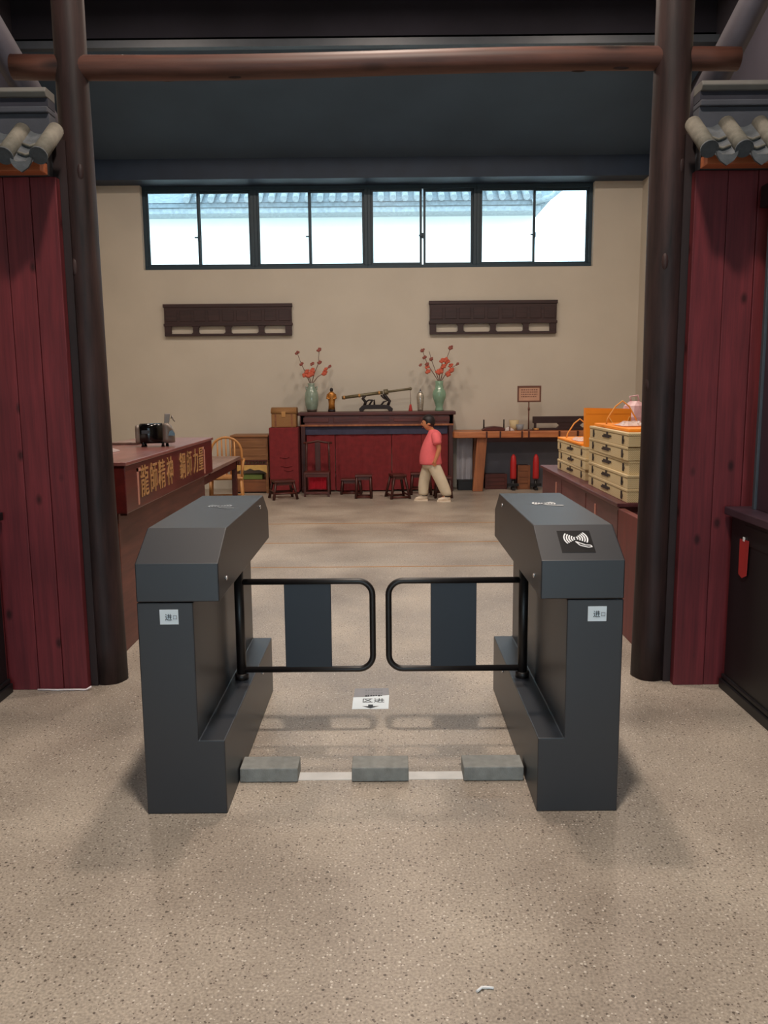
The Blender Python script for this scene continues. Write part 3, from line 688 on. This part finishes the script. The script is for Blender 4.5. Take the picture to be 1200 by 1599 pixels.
MB().box(-1.08, 1.06, .08, .38, .25, .28).build('stretcher', 'dark_rosewood', t)

t = thing('covered_cabinet', 'narrow cabinet draped in red cloth left of altar table', 'cabinet', (-1.505, 12.2, 0))
MB().box(-.20, .20, .02, .45, 0, .965).build('carcass', 'dark_rosewood_z', t)
cl = MB().box(-.212, .212, .0, .465, .03, .982).build('cloth', 'red_cloth', t, .01)
for k, (z, a, b_) in enumerate(((.55, -.06, .08), (.42, -.05, .12), (.36, 0, .13), (.2, -.12, .05))):
    MB().tube([(a, -.001, z), ((a + b_) / 2, -.008, z - .012), (b_, -.001, z)], .007, 6).build('fold', 'red_cloth', cl)
t = thing('wicker_chest', 'small tan wicker chest on the red-draped cabinet', 'chest', (-1.50, 12.36, .983))
MB().box(-.18, .18, -.12, .14, 0, .20).build('body', 'wicker', t, .012)
MB().rings([[(x, .01 - .135 * math.cos(PI * i / 10), .20 + (.09 if 0 < i < 10 else 0) * math.sin(PI * i / 10) ** .6) for i in range(11)] for x in (-.187, .187)]).build('lid', 'wicker', t)
MB().box(-.03, .03, -.127, -.119, .15, .23).build('clasp', 'brass', t, .003)
for x in (-.12, .12): MB().box(x - .012, x + .012, -.124, -.118, .0, .2).build('strap', 'crate_wood', t)

t = thing('oak_cabinet', 'light brown wooden cabinet with golden apron left of draped cabinet', 'cabinet', (-2.03, 12.35, 0))
MB().box(-.27, .27, .0, .42, .50, .84).build('upper_case', 'light_oak', t, .005)
MB().box(-.285, .285, -.02, .44, .84, .868).build('top', 'light_oak', t, .005)
for z in (.56, .68): MB().box(-.25, .25, -.006, .001, z, z + .10).build('drawer', 'light_oak', t, .004)
MB().box(-.26, .26, -.01, .42, .478, .50).build('shelf', 'dark_rosewood', t, .003)
for k in range(11): MB().box(-.245 + k * .047, -.225 + k * .047, -.004, .012, .44, .478).build('lattice_bar', 'dark_rosewood', t)
MB().box(-.26, .26, -.004, .014, .425, .442).build('lattice_rail', 'dark_rosewood', t)
ap = [(-.25, .425), (-.25, .30), (-.2, .33), (-.13, .355), (-.06, .345), (0, .375), (.06, .345), (.13, .355), (.2, .33), (.25, .30), (.25, .425)]
MB().prism(ap, 'y', -.012, .008).build('carved_apron', 'gold_apron', t)
for x in (-.27, .23):
    for y in (0, .38): MB().box(x, x + .04, y, y + .04, 0, .5).build('leg', 'light_oak', t, .004)
MB().box(-.25, .25, .03, .4, .02, .20).build('lower_drawer_case', 'crate_wood', t, .004)
o = MB().box(-2.16, -1.86, 12.40, 12.6, .205, .275).build('green_box', 'green_box', None, .006); tag(o, 'flat green box inside the light brown cabinet', 'box')

# bamboo chair and grey table behind the red counter
t = thing('side_table', 'long grey-brown table behind far end of red counter', 'table', (-2.2, 9.3, 0))
MB().box(-.36, .38, -1.0, 1.06, .68, .72).build('top', 'table_grey_wood', t, .006)
MB().box(-.32, .34, -.95, -.92, .58, .68).build('apron', 'dark_rosewood', t); MB().box(-.32, .34, .98, 1.01, .58, .68).build('apron', 'dark_rosewood', t)
MB().box(.31, .34, -.92, .98, .58, .68).build('side_apron', 'dark_rosewood', t); MB().box(-.32, -.29, -.92, .98, .58, .68).build('side_apron', 'dark_rosewood', t)
for x in (-.32, .28):
    for y in (-.96, .96): MB().box(x, x + .06, y, y + .06, 0, .68).build('leg', 'dark_rosewood_z', t, .004)
t = thing('bamboo_chair', 'golden bamboo armchair with arched spindle back behind grey table', 'chair', (-2.08, 10.75, 0), .15)
MB().box(-.22, .22, -.22, .2, .40, .435).build('seat', 'bamboo', t, .015)
for x in (-.19, .19):
    for y in (-.19, .17): MB().tube([(x, y, .41), (x * 1.1, y * 1.15, 0)], .019, 10).build('leg', 'bamboo', t)
arch = [(-.2, .17, .42)] + [(-.2 * math.cos(PI * i / 12), .19, .72 + .2 * math.sin(PI * i / 12)) for i in range(13)] + [(.2, .17, .42)]
MB().tube(arch, .017, 10).build('arched_back', 'bamboo', t)
for x in (-.11, -.055, 0, .055, .11): MB().tube([(x, .17, .42), (x, .19, .72 + .2 * math.sqrt(1 - (x / .2) ** 2))], .010, 8).build('spindle', 'bamboo', t)
for s in (-1, 1):
    MB().tube([(s * .2, .185, .64), (s * .235, .0, .64), (s * .225, -.17, .62), (s * .2, -.19, .42)], .015, 10).build('arm', 'bamboo', t)
for y in (-.2, .18): MB().tube([(-.2, y, .16), (.2, y, .16)], .012, 8).build('stretcher', 'bamboo', t)
t = thing('bamboo_stool', 'low golden bamboo stool under near end of grey table', 'stool', (-1.98, 8.0, 0))
MB().lathe([(.02, .30), (.15, .30), (.16, .315), (.15, .33), (.02, .33)], (0, 0, 0), 20).build('seat', 'bamboo', t)
for a in (.6, 2.2, 3.9, 5.4): MB().tube([(.11 * math.cos(a), .11 * math.sin(a), .305), (.15 * math.cos(a), .15 * math.sin(a), 0)], .014, 8).build('leg', 'bamboo', t)
MB().tube([(.135 * math.cos(2 * PI * i / 16), .135 * math.sin(2 * PI * i / 16), .12) for i in range(16)], .009, 8, True).build('ring', 'bamboo', t)

# stools and chair before the altar
def stool(label, loc, rz, w_, d, h, splay=.03, loop=False):
    t = thing('wooden_stool', label, 'stool', loc, rz, 'dark stools before the altar')
    MB().box(-w_ / 2, w_ / 2, -d / 2, d / 2, h - .03, h).build('seat', 'dark_rosewood', t, .006)
    MB().box(-w_ / 2 + .03, w_ / 2 - .03, -d / 2 + .02, -d / 2 + .035, h - .07, h - .03).build('apron', 'dark_rosewood', t)
    MB().box(-w_ / 2 + .03, w_ / 2 - .03, d / 2 - .035, d / 2 - .02, h - .07, h - .03).build('apron', 'dark_rosewood', t)
    for sx in (-1, 1):
        for sy in (-1, 1):
            x, y = sx * (w_ / 2 - .025), sy * (d / 2 - .025)
            MB().tube([(x, y, h - .02), (x + sx * splay, y + sy * splay, 0)], .020, 4).build('leg', 'dark_rosewood_z', t)
    x = w_ / 2 - .025 + splay * .8; y = d / 2 - .025 + splay * .8; zz = .022 if loop else .09
    for s in (-1, 1):
        MB().tube([(-x, s * y, zz), (x, s * y, zz)], .014, 4).build('stretcher', 'dark_rosewood', t)
        MB().tube([(s * x, -y, zz + .03), (s * x, y, zz + .03)], .014, 4).build('stretcher', 'dark_rosewood', t)
    return t
stool('dark wooden stool with splayed legs before the red-draped cabinet', (-1.47, 11.72, 0), .35, .30, .26, .27, .045)
stool('small dark stool with looped base before middle of altar', (-.325, 11.74, 0), 0, .24, .22, .335, .012, True)
stool('low dark stool half hidden between the chair and small stool', (-.52, 12.2, 0), 0, .30, .2, .23, .02, True)
stool('dark A-legged stool left of the walking person', (.155, 11.72, 0), .25, .20, .26, .34, .06, True)
stool('dark stool behind the front leg of the walking person', (.50, 12.1, 0), 0, .30, .22, .32, .02)
stool('dark stool between the legs of the walking person', (.80, 11.72, 0), 0, .22, .22, .30, .03)
t = thing('yoke_back_chair', 'dark rosewood yoke-back chair with red cloth under seat', 'chair', (-1.005, 12.02, 0))
MB().box(-.185, .185, -.15, .15, .325, .352).build('seat', 'dark_rosewood', t, .006)
for sx in (-1, 1):
    MB().box(sx * .17 - .014, sx * .17 + .014, -.15, -.122, 0, .33).build('front_leg', 'dark_rosewood_z', t, .004)
    MB().tube([(sx * .17, .135, 0), (sx * .17, .135, .35), (sx * .165, .15, .6), (sx * .16, .165, .76)], .015, 8).build('back_post', 'dark_rosewood_z', t)
    MB().box(sx * .17 - .008, sx * .17 + .008, -.13, .13, .06, .085).build('side_stretcher', 'dark_rosewood', t)
MB().tube([(-.21, .165, .755), (-.1, .165, .765), (0, .165, .785), (.1, .165, .765), (.21, .165, .755)], .016, 8).build('yoke_rail', 'dark_rosewood', t)
MB().box(-.04, .04, .145, .157, .35, .765).build('splat', 'dark_rosewood_z', t, .003)
MB().box(-.16, .16, -.145, -.125, .04, .075).build('foot_rail', 'dark_rosewood', t, .003)
MB().box(-.16, .16, -.145, -.130, .285, .325).build('apron', 'dark_rosewood', t)
o = curtain(-.125, .125, .10, .29, 0, .008, .07).build('red_bundle', 'bright_red_cloth'); o.location = (-1.0, 12.0, 0)
tag(o, 'bright red folded cloth hanging under the yoke-back chair', 'cloth'); bpy.data.objects['yoke_back_chair']['label'] = 'dark rosewood yoke-back chair before left end of altar'

# items on the altar
AZ = 1.196
def vase(label, x, prof, mat):
    t = thing('flower_vase', label, 'vase', (x, 12.6, AZ), group='celadon vases on the altar')
    MB().lathe(prof, (0, 0, 0), 28).build('body', mat, t)
    return t
v1 = vase('grey-green celadon vase with dark foot on left of altar', -1.115, [(.065, .0), (.075, .02), (.098, .1), (.108, .19), (.098, .28), (.07, .34), (.05, .375), (.048, .40), (.06, .425), (.048, .424), (.035, .38), (.02, .3)], 'celadon_grey')
MB().lathe([(.07, -.0), (.072, .012), (.082, .035), (.080, .036)], (0, 0, 0.0005), 28).build('foot_ring', 'vase_foot', v1)
for s in (-1, 1): MB().tube([(s * .06, 0, .36), (s * .085, 0, .375), (s * .08, 0, .34), (s * .075, 0, .32)], .008, 8).build('ear', 'celadon_grey', v1)
v2 = vase('bright green celadon vase with long neck on right of altar', .80, [(.065, .0), (.062, .02), (.055, .06), (.075, .13), (.1, .2), (.104, .25), (.09, .3), (.065, .33), (.058, .40), (.064, .445), (.055, .444), (.045, .38), (.02, .3)], 'celadon')
def flower_branch(vx, pts, blooms, label, group):
    t = thing('flower_branch', label, 'flowers', (vx, 12.6, AZ), group=group)
    MB().tube(pts, .008, 6, r2=.004).build('stem', 'branch', t)
    r = random.Random(int(abs(pts[-1][0] * 1000)))
    for (x, y, z, s, mt) in blooms:
        m = MB()
        for k in range(5):
            a = 2 * PI * k / 5 + r.random(); m.ball((x + .6 * s * math.cos(a), y + .45 * s * math.sin(a) - .3 * s, z + .55 * s * math.sin(a + .5)), s * .55, s * .45, s * .5, 8, 5)
        m.ball((x, y - .3 * s, z), s * .5, s * .5, s * .5, 8, 5); m.build('blossom', mt, t)
R_, D_ = 'blossom_red', 'blossom_dark'
def br(vx, zt, tips, group):
    for i, (lab, path, bl) in enumerate(tips):
        pts = [(0.02 * (i - 1.5), 0, zt - .12), (.012 * (i - 1.5), 0, zt)] + path
        flower_branch(vx, pts, bl, lab, group)
g1 = 'blossom branches in left vase'; g2 = 'blossom branches in right vase'
br(-1.115, .42, [
    ('blossom branch leaning left, tallest at left in grey-green vase', [(-.09, -.01, .60), (-.14, 0, .70), (-.2, .01, .87)], [(-.2, .0, .875, .032, D_), (-.14, 0, .71, .030, D_)]),
    ('dense red blossom branch just above grey-green vase mouth', [(-.02, -.03, .50), (-.02, -.04, .6)], [(-.03, -.04, .55, .05, R_), (.015, -.04, .57, .05, R_), (-.09, -.03, .55, .04, R_), (.02, -.02, .62, .036, R_), (-.06, -.03, .6, .035, R_), (.02, 0, .71, .03, D_)]),
    ('upright blossom branch, tallest at right in grey-green vase', [(.05, .01, .58), (.12, 0, .73), (.115, 0, .80), (.13, 0, .92)], [(.125, 0, .915, .034, D_), (.128, 0, .73, .032, D_)]),
    ('short blossom branch leaning right in grey-green vase', [(.1, -.01, .52), (.2, 0, .58), (.28, 0, .67)], [(.2, 0, .575, .042, R_), (.22, 0, .63, .03, R_), (.28, 0, .67, .026, D_)])], g1)
br(.80, .445, [
    ('blossom branch leaning far left in bright green vase', [(-.09, 0, .56), (-.17, 0, .68), (-.22, 0, .8), (-.25, 0, .89)], [(-.25, 0, .895, .032, D_), (-.22, 0, .79, .03, D_), (-.185, 0, .69, .03, D_), (-.18, 0, .65, .032, R_), (-.17, 0, .585, .038, R_), (-.28, 0, .68, .024, D_)]),
    ('thin blossom branch leaning left in bright green vase', [(-.06, 0, .6), (-.12, 0, .76), (-.15, .0, .88)], [(-.12, 0, .765, .03, D_)]),
    ('dense red blossom branch above bright green vase mouth', [(.0, -.03, .55), (.03, -.04, .66), (.05, -.03, .74)], [(.01, -.04, .58, .05, R_), (-.03, -.04, .58, .035, R_), (.06, -.03, .66, .042, R_), (.04, -.02, .74, .04, R_), (.09, -.02, .75, .042, R_), (.12, -.03, .72, .036, R_)]),
    ('tallest upright blossom branch in bright green vase', [(.06, 0, .62), (.12, 0, .8), (.17, 0, .93)], [(.17, 0, .93, .036, D_)]),
    ('blossom branch leaning right in bright green vase', [(.08, -.01, .52), (.14, -.02, .56), (.2, 0, .64), (.27, 0, .69)], [(.13, -.03, .545, .045, R_), (.18, -.01, .6, .04, R_), (.17, 0, .67, .035, R_), (.27, 0, .69, .024, D_)])], g2)

t = thing('gold_figurine', 'small golden robed figurine beside grey-green vase', 'figurine', (-.815, 12.58, AZ))
MB().lathe([(.055, 0), (.055, .03), (.045, .035)], (0, 0, 0), 16).build('pedestal', 'dark_lacquer', t)
MB().ell([(0, 0, .035, .05, .04), (0, 0, .12, .045, .036), (.005, 0, .2, .058, .042), (0, 0, .26, .062, .042), (0, 0, .29, .035, .03), (0, 0, .30, .018, .018)]).build('robed_body', 'gold_figure', t)
MB().ball((0, 0, .325), .026, .026, .032).build('head', 'dark_lacquer', t)
for s in (-1, 1): MB().tube([(s * .055, 0, .26), (s * .066, -.02, .2), (s * .02, -.045, .19)], .015, 8).build('arm', 'gold_figure', t)
t = thing('silver_figurine', 'slim pale silver figurine beside bright green vase', 'figurine', (.515, 12.58, AZ))
MB().lathe([(.04, 0), (.042, .03), (.05, .12), (.055, .2), (.045, .265), (.03, .28)], (0, 0, 0), 16).build('body', 'silver_figure', t)
MB().lathe([(.03, .28), (.028, .29), (.012, .30), (.006, .335)], (0, 0, 0), 12).build('finial', 'chrome', t)
t = thing('sword_stand', 'black lacquer scrolled sword stand on altar', 'stand', (-.155, 12.58, AZ))
MB().prism([(-.24, 0), (-.25, .04), (-.2, .09), (-.12, .10), (.12, .10), (.2, .09), (.26, .04), (.25, 0), (.2, 0), (.17, .035), (-.16, .035), (-.19, 0)], 'y', -.05, .05).build('base', 'dark_lacquer', t, .006)
MB().tube([(-.17, 0, .08), (-.15, 0, .14), (-.19, 0, .19), (-.16, 0, .235)], .024, 8).build('left_prop', 'dark_lacquer', t)
MB().tube([(-.10, 0, .09), (-.06, 0, .15), (-.02, 0, .17), (-.02, 0, .1)], .014, 8).build('scroll', 'dark_lacquer', t)
MB().tube([(-.15, 0, .14), (-.10, 0, .17), (-.04, 0, .165)], .012, 8).build('scroll', 'dark_lacquer', t)
MB().tube([(.18, 0, .08), (.21, 0, .15), (.16, 0, .21), (.12, 0, .26)], .024, 8).build('right_prop', 'dark_lacquer', t)
MB().tube([(.08, 0, .09), (.12, 0, .14), (.18, 0, .16), (.12, 0, .20), (.08, 0, .24)], .014, 8).build('scroll', 'dark_lacquer', t)
dv = Vector((1.02, 0, .125)); dn = dv.normalized()
t = thing('sword', 'greenish sheathed sword resting tilted on black stand', 'sword', (-.155, 12.58, AZ))
P0 = Vector((-.505, 0, .205)); ax = lambda q: tuple(P0 + dn * q)
MB().tube([ax(0), ax(.62)], .024, 8).build('scabbard', 'sword_green', t)
for q in (.02, .25, .55): MB().tube([ax(q), ax(q + .03)], .028, 8).build('fitting', 'brass', t)
MB().tube([ax(.63), ax(.66), ax(.70)], .04, 8).build('guard', 'sword_green', t)
MB().tube([ax(.70), ax(1.03)], .017, 8).build('grip', 'sword_green', t); MB().ball(ax(1.035), .024).build('pommel', 'sword_green', t)
tz = P0 + dn * 1.03
MB().tube([tuple(tz), (tz.x + .01, -.01, .17), (tz.x + .005, 0, .09)], .004, 6).build('cord', 'branch', t)
MB().lathe([(.012, .10), (.018, .08), (.03, .005), (.028, .001)], (tz.x + .005, 0, 0), 12).build('tassel', 'tassel_red', t)

# ================================================================== right slab table and things on and under it
t = thing('slab_table', 'long live-edge plank table against back wall on the right', 'table', (2.2, 12.3, 0))
poly = [(-1.20, .02), (-1.13, -.0), (-.7, -.015), (.2, .0), (1.2, -.01), (1.3, .0), (1.3, .58), (-1.16, .58), (-1.24, .25)]
MB().prism([(a, b_) for a, b_ in poly], 'z', .80, .895).build('slab', 'slab_wood', t, .012)
for x in (-.72, -.52, -.2, -.1, .35, .62): MB().box(x - .012, x + .012, -.022, .0, .798, .897).build('dark_seam', 'dark_rosewood_z', t, .003)
for s, x0 in ((-1, -.78), (1, 1.0)):
    for y in (.05, .45):
        a = .075
        MB().add([(x0 + q[0] - (.06 * s * -1 if q[2] == 0 else 0), y + q[1], q[2]) for q in [(-a, 0, 0), (a, 0, 0), (a, .09, 0), (-a, .09, 0), (-a, 0, .8), (a, 0, .8), (a, .09, .8), (-a, .09, .8)]], [(0, 3, 2, 1), (4, 5, 6, 7), (0, 1, 5, 4), (1, 2, 6, 5), (2, 3, 7, 6), (3, 0, 4, 7)]).build('leg', 'slab_leg', t, .006)
    MB().box(x0 - .04, x0 + .04, .14, .45, .3, .37).build('leg_stretcher', 'slab_leg', t)
MB().box(-.72, .94, .27, .33, .72, .80).build('under_rail', 'dark_rosewood', t)
SZ = .896
t = thing('sign_stand', 'small framed sign on thin pole on plank table', 'sign', (2.12, 12.45, SZ))
MB().lathe([(.07, 0), (.07, .012), (.02, .02)], (0, 0, 0), 16).build('foot', 'sign_dark', t)
MB().tube([(0, 0, .015), (0, 0, .44)], .010, 8).build('pole', 'sign_dark', t); MB().lathe([(.016, .30), (.016, .34)], (0, 0, 0), 10).build('pole_collar', 'sign_dark', t)
fb = MB().box(-.17, .17, -.012, .012, .425, .655).build('board', 'sign_face', t, .003)
MB().box(-.175, .175, -.02, -.010, .635, .66).box(-.175, .175, -.02, -.010, .42, .442).box(-.175, -.153, -.02, -.010, .442, .635).box(.153, .175, -.02, -.010, .442, .635).build('border', 'sign_dark', fb)
rr = random.Random(6); m = MB()
for z in (.60, .568, .536, .50):
    x = -.12
    while x < .11:
        q = rr.uniform(.012, .03); m.box(x, min(x + q, .12), -.0135, -.0125, z - .006, z + .006); x += q + .01
m.build('faint_print', 'sign_dark', fb)['kind'] = 'stuff'
t = thing('arched_tray', 'dark arched tray with two upright pegs on plank table', 'tray', (1.61, 12.5, SZ))
MB().prism([(-.17, 0), (-.18, .02), (-.12, .055), (0, .07), (.12, .055), (.18, .02), (.17, 0)], 'y', -.08, .08).build('body', 'dark_rosewood', t, .006)
for x in (-.15, .15): MB().tube([(x, 0, .03), (x, 0, .165)], .011, 8).build('peg', 'dark_lacquer', t)
t = thing('carved_board', 'long dark carved wooden board lying on plank table', 'board', (2.66, 12.55, SZ))
MB().box(-.46, .46, -.04, .04, .105, .205).build('rail', 'carved_dark', t, .006)
MB().box(-.46, .46, -.035, .035, 0, .035).build('foot_rail', 'carved_dark', t, .004)
MB().prism([(-.10, .035), (-.06, .07), (-.10, .105), (.28, .105), (.24, .07), (.28, .035)], 'y', -.035, .035).build('carving', 'carved_dark', t)
for x in (-.44, .41): MB().box(x, x + .03, -.035, .035, .035, .105).build('end_block', 'carved_dark', t)
for x, y, s, mt, lb, sh in ((1.83, 12.42, .05, 'paper', 'small pale crumpled packet beside arched tray', 0), (2.0, 12.5, .06, 'sticker_grey', 'small grey cup left of sign stand', 1), (2.23, 12.42, .045, 'brass', 'small brass dish right of sign stand', 2), (1.93, 12.62, .075, 'bamboo_weave', 'small straw jar behind grey cup', 3)):
    t = thing(['paper_packet', 'small_cup', 'brass_dish', 'straw_jar'][sh], lb, ['packet', 'cup', 'dish', 'jar'][sh], (x, y, SZ))
    if sh == 0: MB().prism([(-.07, 0), (-.05, .045), (.0, .06), (.05, .03), (.075, 0)], 'y', -.04, .04).build('wrapping', mt, t, .008); MB().box(-.01, .01, -.042, .042, .0, .062).build('band', 'sign_dark', t)
    else:
        h = (.07, .09, .035, .15)[sh]
        MB().lathe([(s * .7, 0), (s * .8, h * .3), (s, h), (s * .85, h), (s * .6, h * .3)], (0, 0, 0), 16).build('bowl' if sh == 2 else 'body', mt, t); MB().lathe([(s * .75, -.0), (s * .75, .006)], (0, 0, .0), 16).build('foot', 'sign_dark', t)
for x, lb in ((1.91, 'red post on black cross foot left of wooden crate'), (2.25, 'red post on black cross foot right of wooden crate')):
    t = thing('red_post', lb, 'post', (x, 12.5, 0), group='red posts under the plank table')
    MB().lathe([(.044, .17), (.047, .19), (.046, .42), (.036, .50), (.012, .54)], (0, 0, 0), 16).build('red_sleeve', 'post_red', t)
    MB().tube([(0, 0, .0), (0, 0, .15)], .022, 8).build('stem', 'cabinet_dark', t)
    MB().box(-.085, .085, -.025, .025, .06, .10).build('cross_foot', 'cabinet_dark', t, .004); MB().box(-.025, .025, -.085, .085, 0, .04).build('cross_foot', 'cabinet_dark', t, .004)
def crate(label, x0, x1, y0, h, mat, shade):
    t = thing('wooden_crate', label, 'crate', ((x0 + x1) / 2, y0, 0), group='wooden crates under plank table'); hw = (x1 - x0) / 2; n = 4
    MB().box(-hw + .01, hw - .01, .01, .24, .0, h - .01).build('inner_box', 'dark_rosewood', t)
    for k in range(n): MB().box(-hw, hw, 0, .012, h * k / n + .003, h * (k + 1) / n - .003).build('slat', mat, t, .002)
    for x in (-hw, hw - .03): MB().box(x, x + .03, -.008, .0, 0, h).build('corner_batten', mat, t)
    return t
crate('tall wooden crate between the two red posts', 1.985, 2.175, 12.56, .37, 'crate_wood', 0)
crate('low dark wooden crate beside table leg', 1.50, 1.83, 12.6, .235, 'dark_rosewood', 0)
o = MB().box(1.45, 3.4, 12.86, 12.90, 0.0, .78).build('grey_board', 'grey_board', None, .004); tag(o, 'slate-grey board leaning on wall under plank table', 'board')
o = curtain(-.12, .12, .165, .78, 0, .018, .11).build('grey_cloth', 'grey_cloth'); o.location = (1.18, 12.55, 0); tag(o, 'pale grey cloth hanging between altar and plank table', 'cloth')
t = thing('low_black_box', 'low black box under the hanging grey cloth', 'box', (1.2, 12.6, 0)); MB().box(-.12, .13, -.1, .15, 0, .16).build('body', 'cabinet_dark', t, .005); MB().box(-.125, .135, -.105, .155, .14, .165).build('lid', 'cabinet_dark', t, .004)

# ================================================================== walking person
def person():
    t = thing('person', 'person in pink T-shirt and beige trousers walking left past the altar', 'person', (.655, 11.32, 0))
    V = []; E = []; Rd = []
    def nv(p_, r, par=None):
        V.append(p_); Rd.append(r if isinstance(r, tuple) else (r, r))
        if par is not None: E.append((par, len(V) - 1))
        return len(V) - 1
    pel = nv((-.03, 0, .56), (.085, .10)); ab = nv((-.05, 0, .70), (.08, .10), pel); ch = nv((-.03, 0, .85), (.085, .11), ab)
    nk0 = nv((-.03, 0, .955), (.05, .05), ch); nk = nv((-.045, 0, .985), (.038, .038), nk0)
    hj = nv((-.08, 0, 1.012), (.060, .055), nk); hm = nv((-.098, 0, 1.075), (.078, .07), hj); ht = nv((-.088, 0, 1.14), (.06, .056), hm)
    nose = nv((-.188, 0, 1.05), (.012, .012), hm)
    for s in (-1, 1):
        ear = nv((-.073, s * .085, 1.055), (.014, .01), hm)
    for s, (sw) in ((-1, 0), (1, 1)):
        sh = nv((.005, s * .115, .915), .046, ch)
        el = nv((.055 if s < 0 else -.05, s * .15, .73), .034, sh)
        wr = nv((.01 if s < 0 else -.13, s * .155, .60), .026, el)
        hd_ = nv((-.005 if s < 0 else -.155, s * .155, .555), (.024, .014), wr)
        for k in range(4):
            a = nv((-.02 + .012 * k + (0 if s < 0 else -.15), s * .155, .525 - .004 * (k in (1, 2))), .007, hd_); nv((-.026 + .011 * k + (0 if s < 0 else -.15), s * .148, .497 - .006 * (k in (1, 2))), .006, a)
        a = nv((-.032 + (0 if s < 0 else -.15), s * .15, .55), .008, hd_); nv((-.042 + (0 if s < 0 else -.15), s * .145, .525), .006, a)
    legs = [(-1, (.06, .30), (.165, .085), (.135, .03)), (1, (-.14, .31), (-.125, .075), (-.175, .03))]
    for s, kn, an, tip in legs:
        h = nv((-.03, s * .06, .50), .065, pel); k = nv((kn[0], s * .065, kn[1]), .045, h); f = nv((an[0], s * .065, an[1]), .03, k); nv((an[0] - .07, s * .065, .035), .025, f)
    me = bpy.data.meshes.new('body'); me.from_pydata(V, E, []); me.materials.append(M['skin'])
    o = bpy.data.objects.new('body', me); C.objects.link(o); o.parent = t
    o.modifiers.new('skin', 'SKIN').use_smooth_shade = True
    for i, r in enumerate(Rd): me.skin_vertices[0].data[i].radius = r; me.skin_vertices[0].data[i].use_root = (i == 0)
    q = o.modifiers.new('sub', 'SUBSURF'); q.levels = 2; q.render_levels = 2
    # hair
    hr = MB()
    hr.ball((-.098, 0, 1.118), .094, .085, .094, 18, 12)
    hr.map(lambda v: v if not (v.x < -.135 and v.z < 1.125) else Vector((-.135 + (v.x + .135) * .12, v.y, v.z)))
    hr.map(lambda v: Vector((v.x, v.y, max(v.z, 1.055 if v.x < -.07 else 1.03))))
    hr.map(lambda v: v + Vector((.017, 0, -.025)))
    hr.build('hair', 'hair', t, subsurf=1)
    for s in (-1, 1): MB().ball((-.165, s * .028, 1.073), .008, .01, .008, 8, 6).build('eye', 'hair', o)
    MB().ball((-.161, 0, 1.012), .006, .02, .005, 8, 6).build('mouth', 'tassel_red', o)
    # T-shirt
    sh = MB().ell([(-.05, 0, .505, .150, .145), (-.052, 0, .515, .156, .152), (-.06, 0, .60, .150, .150), (-.055, 0, .70, .140, .150), (-.035, 0, .80, .125, .150), (-.01, 0, .88, .110, .145), (.0, 0, .93, .092, .125), (-.012, 0, .962, .068, .085), (-.03, 0, .985, .05, .055)], 22)
    for s in (-1, 1):
        sh.tube([(0, s * .07, .93), (.008, s * .12, .905), (.02 if s < 0 else -.01, s * .150, .84), (.03 if s < 0 else -.03, s * .162, .775)], .062, 14, r2=.066)
    sh.build('pink_shirt', 'pink_shirt', t, subsurf=1)
    # trousers: a pelvis and two wide legs
    tr = MB().ell([(-.04, 0, .44, .125, .125), (-.04, 0, .50, .132, .132), (-.045, 0, .56, .13, .13)], 18)
    tr.ell([(-.152, .065, .075, .060, .055), (-.150, .065, .10, .070, .062), (-.150, .066, .2, .074, .066), (-.135, .066, .32, .078, .07), (-.09, .062, .46, .082, .072), (-.07, .06, .53, .08, .07)], 16)
    tr.ell([(.165, -.065, .082, .060, .055), (.158, -.065, .11, .078, .062), (.115, -.066, .22, .086, .066), (.065, -.066, .33, .092, .07), (.0, -.062, .46, .098, .072), (-.02, -.06, .53, .095, .07)], 16)
    tr.build('beige_trousers', 'beige_trousers', t, subsurf=1)
    for (ax_, s, lab) in ((-.15, .065, 0), (.155, -.065, 1)):
        hz = .0
        so = MB().rings([[(ax_ + dx, s + dy, z) for dx, dy in ((.06, -.03), (.065, 0), (.06, .03), (0, .038), (-.09, .04), (-.125, .02), (-.125, -.02), (-.09, -.04), (0, -.038))] for z in (hz, hz + .022)], smooth=False)
        sho = so.build('sole', 'shoe', t)
        MB().ell([(ax_ - .03, s, hz + .02, .092, .036), (ax_ - .025, s, hz + .045, .085, .034), (ax_ + .0, s, hz + .065, .055, .032), (ax_ + .012, s, hz + .085, .04, .03)], 14).build('upper', 'shoe', sho)
        MB().ell([(ax_ + .012, s, hz + .07, .048, .036), (ax_ + .012, s, hz + .088, .046, .034)], 14).build('collar', 'shoe_dark', sho)
    return t
person()

# ================================================================== lamps (above the frame)
def lamp(label, x, y, z, watts, col, size=.5):
    t = thing('ceiling_lamp', label, 'lamp', (x, y, z), group='round lamps under the high ceiling')
    MB().lathe([(size * .5 + .01, .12), (size * .5 + .03, .11), (size * .5 + .03, .0), (size * .5 + .012, .0), (size * .5 + .008, .02)], (0, 0, 0), 28).build('housing', 'lamp_shade', t)
    MB().lathe([(.05, .1201), (.05, .118)], (0, 0, 0), 16).build('mounting_plate', 'lamp_shade', t)
    L = bpy.data.lights.new('lamp_light', 'AREA'); L.shape = 'DISK'; L.size = size; L.energy = watts; L.color = col
    lo = bpy.data.objects.new('lamp_light', L); C.objects.link(lo); lo.parent = t; lo.location = (0, 0, .008)
for x, y, lb in ((-2.7, 8.4, 'round ceiling lamp above the side table'), (0, 8.5, 'round ceiling lamp above the inner hall middle'), (2.4, 8.4, 'round ceiling lamp above the low counter')):
    lamp(lb, x, y, 5.88, LAMP_BACK, WARM)
lamp('round ceiling lamp above the swing gates', 0, 4.8, 5.88, LAMP_GATE, WARM, .3)
lamp('round ceiling lamp of the entrance hall', 0, 1.63, 5.88, LAMP_FRONT, NEUTRAL, .4)
